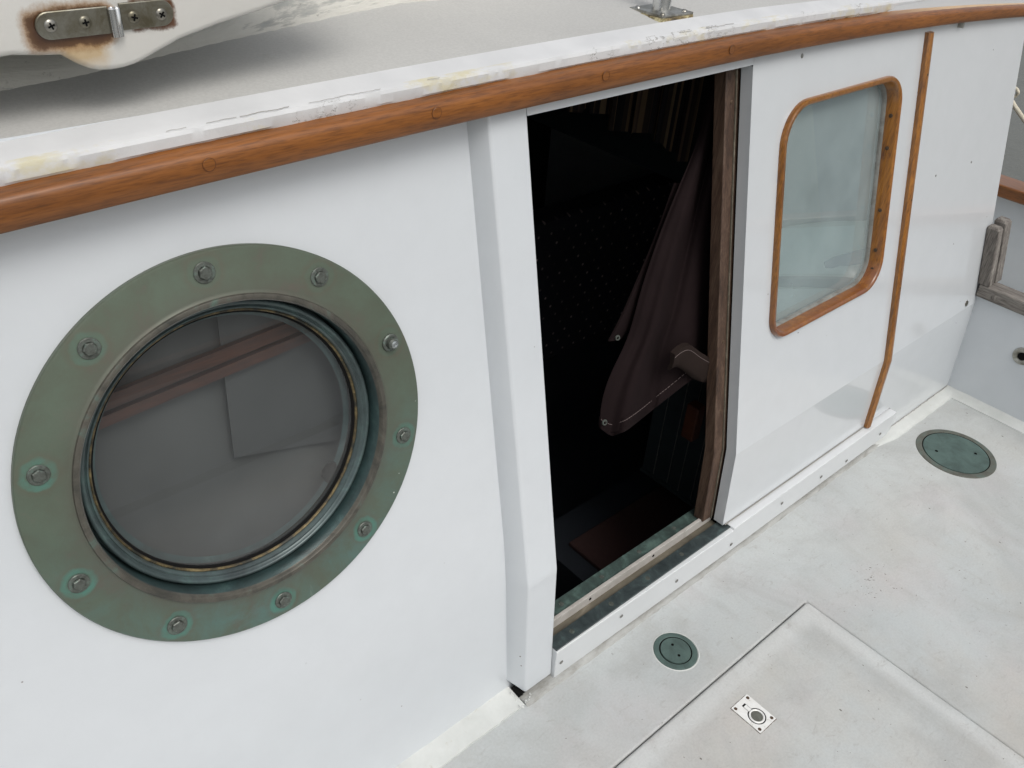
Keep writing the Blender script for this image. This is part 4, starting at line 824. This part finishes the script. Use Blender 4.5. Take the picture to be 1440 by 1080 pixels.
# white border fillets beyond the fascia
bm = bmesh.new(); rings = []
for k in range(31):
    x = 1.95 + 0.61 * k / 30; j = random.uniform(-1, 1) * 0.0008; t_ = 0.021 * max(0.0, min(1.0, 1 - (x - 2.08) / 0.12)) ** 1.2; u_ = 1 - 0.6 * t_ / 0.021
    rings.append([(x, 0.7145, -0.01), (x, 0.7145, (0.012 + j) * u_), (x, 0.690 + j + t_ * 0.6, 0.0075 * u_), (x, 0.6790 + j + t_, 0.0035 * u_), (x, 0.6775 + j + t_, -0.002), (x, 0.6775 + t_, -0.01)])
loft(bm, rings); link('border_fillet', bm, MAT['fillet'], cabin, smooth=60)
bm = bmesh.new()
pts = []
for k in range(70):
    x = 2.17 + 0.385 * k / 69; pts.append((x, 0.7135 + random.uniform(-0.0012, 0.0008), 0.0125 + random.uniform(-0.001, 0.0012)))
tube(bm, pts, 0.0009, 5); link('joint_crack', bm, MAT['seam'], cabin)
bm = bmesh.new(); tube(bm, [(1.40 + 0.62 * k / 30, 0.7192 + random.uniform(-.0005, .0005), 0.0965) for k in range(31)], 0.0012, 5); link('joint_shadow', bm, MAT['seam'], cabin)  # dark caulk line where the panel meets the fascia

# ------------------------------------------------------------ bulkhead beyond
bk = empty('cockpit_bulkhead', (2.56, 0.3, 0), label='low white cross bulkhead with weathered grey wood capping at the right', cat='bulkhead')
bm = bmesh.new(); box(bm, 2.56, 2.60, -1.34, 0.7500, -0.02, 0.335); link('panel', bm, MAT['wall'], bk)
bm = bmesh.new(); rings = []
for k in range(61):
    y = 0.7145 - 2.0 * k / 60; j = random.uniform(-1, 1) * 0.0012
    rings.append([(2.561, y, -0.01), (2.561, y, 0.013 + j), (2.540 + j, y, 0.007), (2.519 + j, y, 0.0035), (2.5175 + j, y, -0.002), (2.5175, y, -0.01)])
loft(bm, rings); link('border_fillet', bm, MAT['fillet'], bk, smooth=60)
bm = bmesh.new(); box(bm, 2.548, 2.610, -1.34, 0.7400, 0.3250, 0.3640); cp = link('capping', bm, MAT['weathered'], bk, bevel=0.004)
dot('plug', 2.5478, 0.342, 0.008, MAT['weathered_v'], cp, (-1, 0, 0), y=0.690, h=0.002)
for x0, x1, yo in ((2.548, 2.580, 0.0), (2.592, 2.632, -0.0)):
    bm = bmesh.new(); z1 = 0.535 if x0 < 2.55 else 0.545
    loft(bm, [[(x0, pd(z) - yo - 0.001, z), (x1, pd(z) - yo - 0.001, z), (x1, pd(z) - yo - 0.036, z), (x0, pd(z) - yo - 0.036, z)] for z in (0.364, 0.45, z1 - 0.008)] + [[(x0 + .004, pd(z1) - yo - 0.005, z1), (x1 - .004, pd(z1) - yo - 0.005, z1), (x1 - .004, pd(z1) - yo - 0.030, z1), (x0 + .004, pd(z1) - yo - 0.030, z1)]])
    link('slot_slat', bm, MAT['weathered_v'], bk, bevel=0.003)
bm = bmesh.new(); mt = Matrix.Translation((2.56, 0.558, 0.205)) @ Vector((-1, 0, 0)).to_track_quat('Z', 'Y').to_matrix().to_4x4()
lathe(bm, [(0.027, 0.0), (0.026, 0.003), (0.020, 0.005), (0.013, 0.004), (0.012, 0.001)], 32, mt); fl = link('round_fitting', bm, MAT['steel'], bk, smooth=40)
bm = bmesh.new(); lathe(bm, [(0.0121, 0.0022), (0, 0.0022)], 24, mt); subpart('socket', bm, MAT['black'], fl)

# aft deck and transom
bm = bmesh.new(); box(bm, 2.60, 3.30, -1.34, 2.6, 0.06, 0.10); tag(link('far_deck', bm, MAT['deck2']), kind='structure')
tr = empty('transom', (3.22, 0.5, 0.1), label='white bulwark with a varnished teak cap across the far end of the boat', cat='bulwark')
bm = bmesh.new(); box(bm, 3.20, 3.26, -1.34, 2.6, -0.3, 0.405); link('bulwark_panel', bm, MAT['white'], tr)
bm = bmesh.new(); box(bm, 3.165, 3.275, -1.36, 2.6, 0.405, 0.447); link('cap_rail', bm, m_wood('varnished_teak_cap', TEAK, 1, 0.3, 0.6), tr, bevel=0.006, seg=3)
# side bulwark outboard of the photographer (mirrored in the port glass)
sb = empty('side_bulwark', (0.5, -1.3, 0), label='white side bulwark with a varnished teak cap facing the cabin', cat='bulwark')
bm = bmesh.new(); box(bm, -1.6, 3.30, -1.40, -1.34, -0.9, 0.385); link('bulwark_panel', bm, MAT['white'], sb)
bm = bmesh.new(); box(bm, -1.6, 3.275, -1.415, -1.30, 0.385, 0.46); link('cap_rail', bm, MAT['rail'], sb, bevel=0.008, seg=3)

# ------------------------------------------------------------ water, rope
bm = bmesh.new(); v = [bm.verts.new(p) for p in ((-600, -600, -0.9), (600, -600, -0.9), (600, 600, -0.9), (-600, 600, -0.9))]; bm.faces.new(v)
tag(link('water', bm, MAT['water']), kind='structure')
bm = bmesh.new()
pts = [Vector((3.55, 1.46, 0.70)), Vector((3.50, 1.30, 0.69)), Vector((3.48, 1.17, 0.652)), Vector((3.47, 1.135, 0.625)), Vector((3.47, 1.08, 0.585)), Vector((3.48, 0.9, 0.49)), Vector((3.5, 0.6, 0.40))]
tube(bm, pts, 0.008, 10); tube(bm, [Vector((3.485, 1.165 + 0.02 * math.cos(a), 0.665 + 0.016 * math.sin(a))) for a in [2 * math.pi * k / 14 for k in range(15)]], 0.006, 8)
lk('mooring_rope', bm, MAT['rope'], label='cream mooring rope over the water past the end of the cabin', cat='rope', smooth=60)

# ------------------------------------------------------------ on the roof
# coaming with flaking paint
B = [(-0.5, 1.075), (0.0, 1.078), (0.215, 1.072), (0.30, 1.080), (0.385, 1.095), (0.50, 1.118), (0.60, 1.135), (0.705, 1.155), (0.82, 1.170), (0.93, 1.160), (1.02, 1.148), (1.15, 1.17)]
rc = empty('roof_coaming', (0.5, 1.2, 1.2), label='raised grey and white coaming with flaking paint on the cabin roof', cat='coaming')
bm = bmesh.new(); rings = []
for a, b in zip(B, B[1:]):
    for k in range(12):
        u = k / 12; x = lerp(a[0], b[0], u); y = lerp(a[1], b[1], u) + random.uniform(-1, 1) * 0.0015
        z = roofz(x, y); rings.append([(x, y, z - 0.01), (x, y + 0.001, z + 0.003), (x, y + 0.012, z + 0.016), (x, 1.20, z + 0.05), (x, 1.215, z + 0.16), (x, 2.2, z + 0.17), (x, 2.2, z - 0.02)])
loft(bm, rings); link('coaming_side', bm, MAT['coaming'], rc, smooth=40)
# hood side with the hinge: outline in (x, z) on the plane y = 0.95
hood = empty('hatch_hood', (0.2, 0.97, 1.25), label='white hatch hood with rust stains round a steel hinge at the top left', cat='hatch hood')
OUT = [(0.10, 1.253), (0.165, 1.2505), (0.205, 1.2485), (0.214, 1.2490), (0.240, 1.2455), (0.258, 1.2440), (0.270, 1.2345), (0.282, 1.2275), (0.292, 1.2245), (0.304, 1.2235), (0.316, 1.2240), (0.328, 1.2260), (0.340, 1.2300), (0.352, 1.2350), (0.366, 1.2400), (0.380, 1.2455), (0.400, 1.2500), (0.425, 1.2560), (0.470, 1.2640), (0.520, 1.2740), (0.57, 1.285), (0.60, 1.30)]
def vary(d, z): return 0.95 + d
front = [(-0.9, 1.26)] + OUT + [(0.62, 1.33), (0.62, 1.52), (-0.9, 1.52)]
bm = bmesh.new()
f0 = [(x, 0.9535, z) for x, z in front]
def inset(pts, d):
    out = []; n = len(pts)
    for i in range(n):
        a, b, c = Vector(pts[i - 1]), Vector(pts[i]), Vector(pts[(i + 1) % n])
        t1 = (b - a).normalized(); t2 = (c - b).normalized(); nn = (Vector((-t1.y, t1.x)) + Vector((-t2.y, t2.x))).normalized()
        out.append(tuple(b + nn * d))
    return out
i1 = inset(front, 0.003); i2 = inset(front, 0.007)
LR = loft(bm, [[(x, 0.985, z) for x, z in front], [(x, 0.957, z) for x, z in front], [(x, 0.952, z) for x, z in i1], [(x, 0.950, z) for x, z in i2]], caps=False)
bm.edges.ensure_lookup_table()
for ring in (LR[0], LR[-1]):
    es = [bm.edges.get((ring[i], ring[(i + 1) % len(ring)])) for i in range(len(ring))]
    bmesh.ops.triangle_fill(bm, use_beauty=True, edges=es)
link('hood_side', bm, MAT['hood'], hood, smooth=45)
bm = bmesh.new(); box(bm, -0.9, 0.56, 0.985, 2.1, 1.315, 1.518); link('hood_body', bm, MAT['white'], hood, bevel=0.01)  # unseen box added behind the hood side to shade the roof
hg = None
bm = bmesh.new()
def leaf(bm, x0, x1, rnd_left, zc=1.2735, h=0.0128, y=0.9495):
    pts = []
    for k in range(13):
        a = math.pi / 2 + math.pi * k / 12; pts.append((x0 + h + h * 0.98 * math.cos(a), zc + h * math.sin(a)))
    pts += [(x1, zc - h), (x1, zc + h)]
    if not rnd_left: pts = [(x0 + x1 - p[0], p[1]) for p in pts]
    loft(bm, [[(p[0], y, p[1]) for p in pts], [(p[0], y - 0.0022, p[1]) for p in pts], [(lerp(p[0], (x0 + x1) / 2, 0.02), y - 0.0028, lerp(p[1], zc, 0.06)) for p in pts]])
leaf(bm, 0.2385, 0.308, True); leaf(bm, 0.320, 0.3745, False, zc=1.2750)
hg = link('hinge', bm, MAT['hinge'], hood, smooth=30)
bm = bmesh.new()
for dx, r in ((0.0, 0.0042), (0.0052, 0.0030)):
    mt = Matrix.Translation((0.3115 + dx, 0.9462 - r * 0.3, 1.2575)); bmc = bmesh.new(); lathe(bm, [(0, 0), (r, 0), (r, 0.0265), (r * 0.75, 0.0275), (r * 0.6, 0.0265), (r * 0.55, 0.022), (0, 0.022)], 20, mt); bmc.free()
subpart('knuckle', bm, MAT['chrome'], hg, smooth=40)
for x, m in ((0.2525, 'steel'), (0.2845, 'hinge'), (0.3325, 'hinge'), (0.3610, 'steel')):
    mt = Matrix.Translation((x, 0.9470, 1.2738)) @ Vector((0, -1, 0)).to_track_quat('Z', 'Y').to_matrix().to_4x4()
    bm = bmesh.new(); lathe(bm, [(0.0062, 0), (0.0058, 0.0008), (0.004, 0.0018), (0, 0.0024)], 20, mt); s_ = subpart('screw', bm, MAT[m], hg, smooth=50)
    bm = bmesh.new(); a = random.uniform(0, 1.5)
    for q in (0, math.pi / 2):
        d = Vector((math.cos(a + q), 0, math.sin(a + q))) * 0.0034; n2 = Vector((-d.z, 0, d.x)) * 0.26; c = Vector((x, 0.94440 - 0.0002 * (q > 0), 1.2738))
        bm.faces.new([bm.verts.new(c + p) for p in (d + n2, -d + n2, -d - n2, d - n2)])
    subpart('screw_slot', bm, MAT['black'], hg)
# stanchion base
sx, sy = 1.221, 0.992; sz = roofz(sx, sy)
stn = empty('stanchion', (sx, sy, sz), label='steel stanchion tube in a square base plate on the cabin roof', cat='stanchion')
def slk(nm, bm, mat, **k): o = link(nm, bm, mat, None, **k); o.parent = stn; return o
bm = bmesh.new(); loft(bm, [[(c[0], c[1], z) for c in ((-0.038, -0.036), (0.040, -0.038), (0.039, 0.038), (-0.038, 0.038))] for z in (-0.008, 0.005)]); slk('base_plate', bm, MAT['steel'], bevel=0.0015)
bm = bmesh.new(); loft(bm, [[((c[0]) * s, (c[1]) * s, z) for c in [(0.039 * math.copysign(min(1, abs(math.cos(a)) * 1.3), math.cos(a)) + random.uniform(-.002, .002), 0.038 * math.copysign(min(1, abs(math.sin(a)) * 1.3), math.sin(a)) + random.uniform(-.002, .002)) for a in [2 * math.pi * k / 40 for k in range(40)]]] for s, z in ((1.12, -0.005), (1.06, 0.001))]); slk('bedding', bm, MAT['sealant'])
bm = bmesh.new(); lathe(bm, [(0.0165, 0.004), (0.0158, 0.012), (0.0155, 0.25), (0, 0.25)], 32); slk('tube', bm, MAT['chrome'], smooth=40)
for ax, ay in ((-1, -1), (1, -1), (-1, 1), (1, 1)):
    bm = bmesh.new(); lathe(bm, [(0, 0.0035), (0.003, 0.0030), (0.0052, 0.0)], 14, Matrix.Translation((ax * 0.028, ay * 0.027, 0.005))); slk('screw', bm, MAT['steel'], smooth=50)
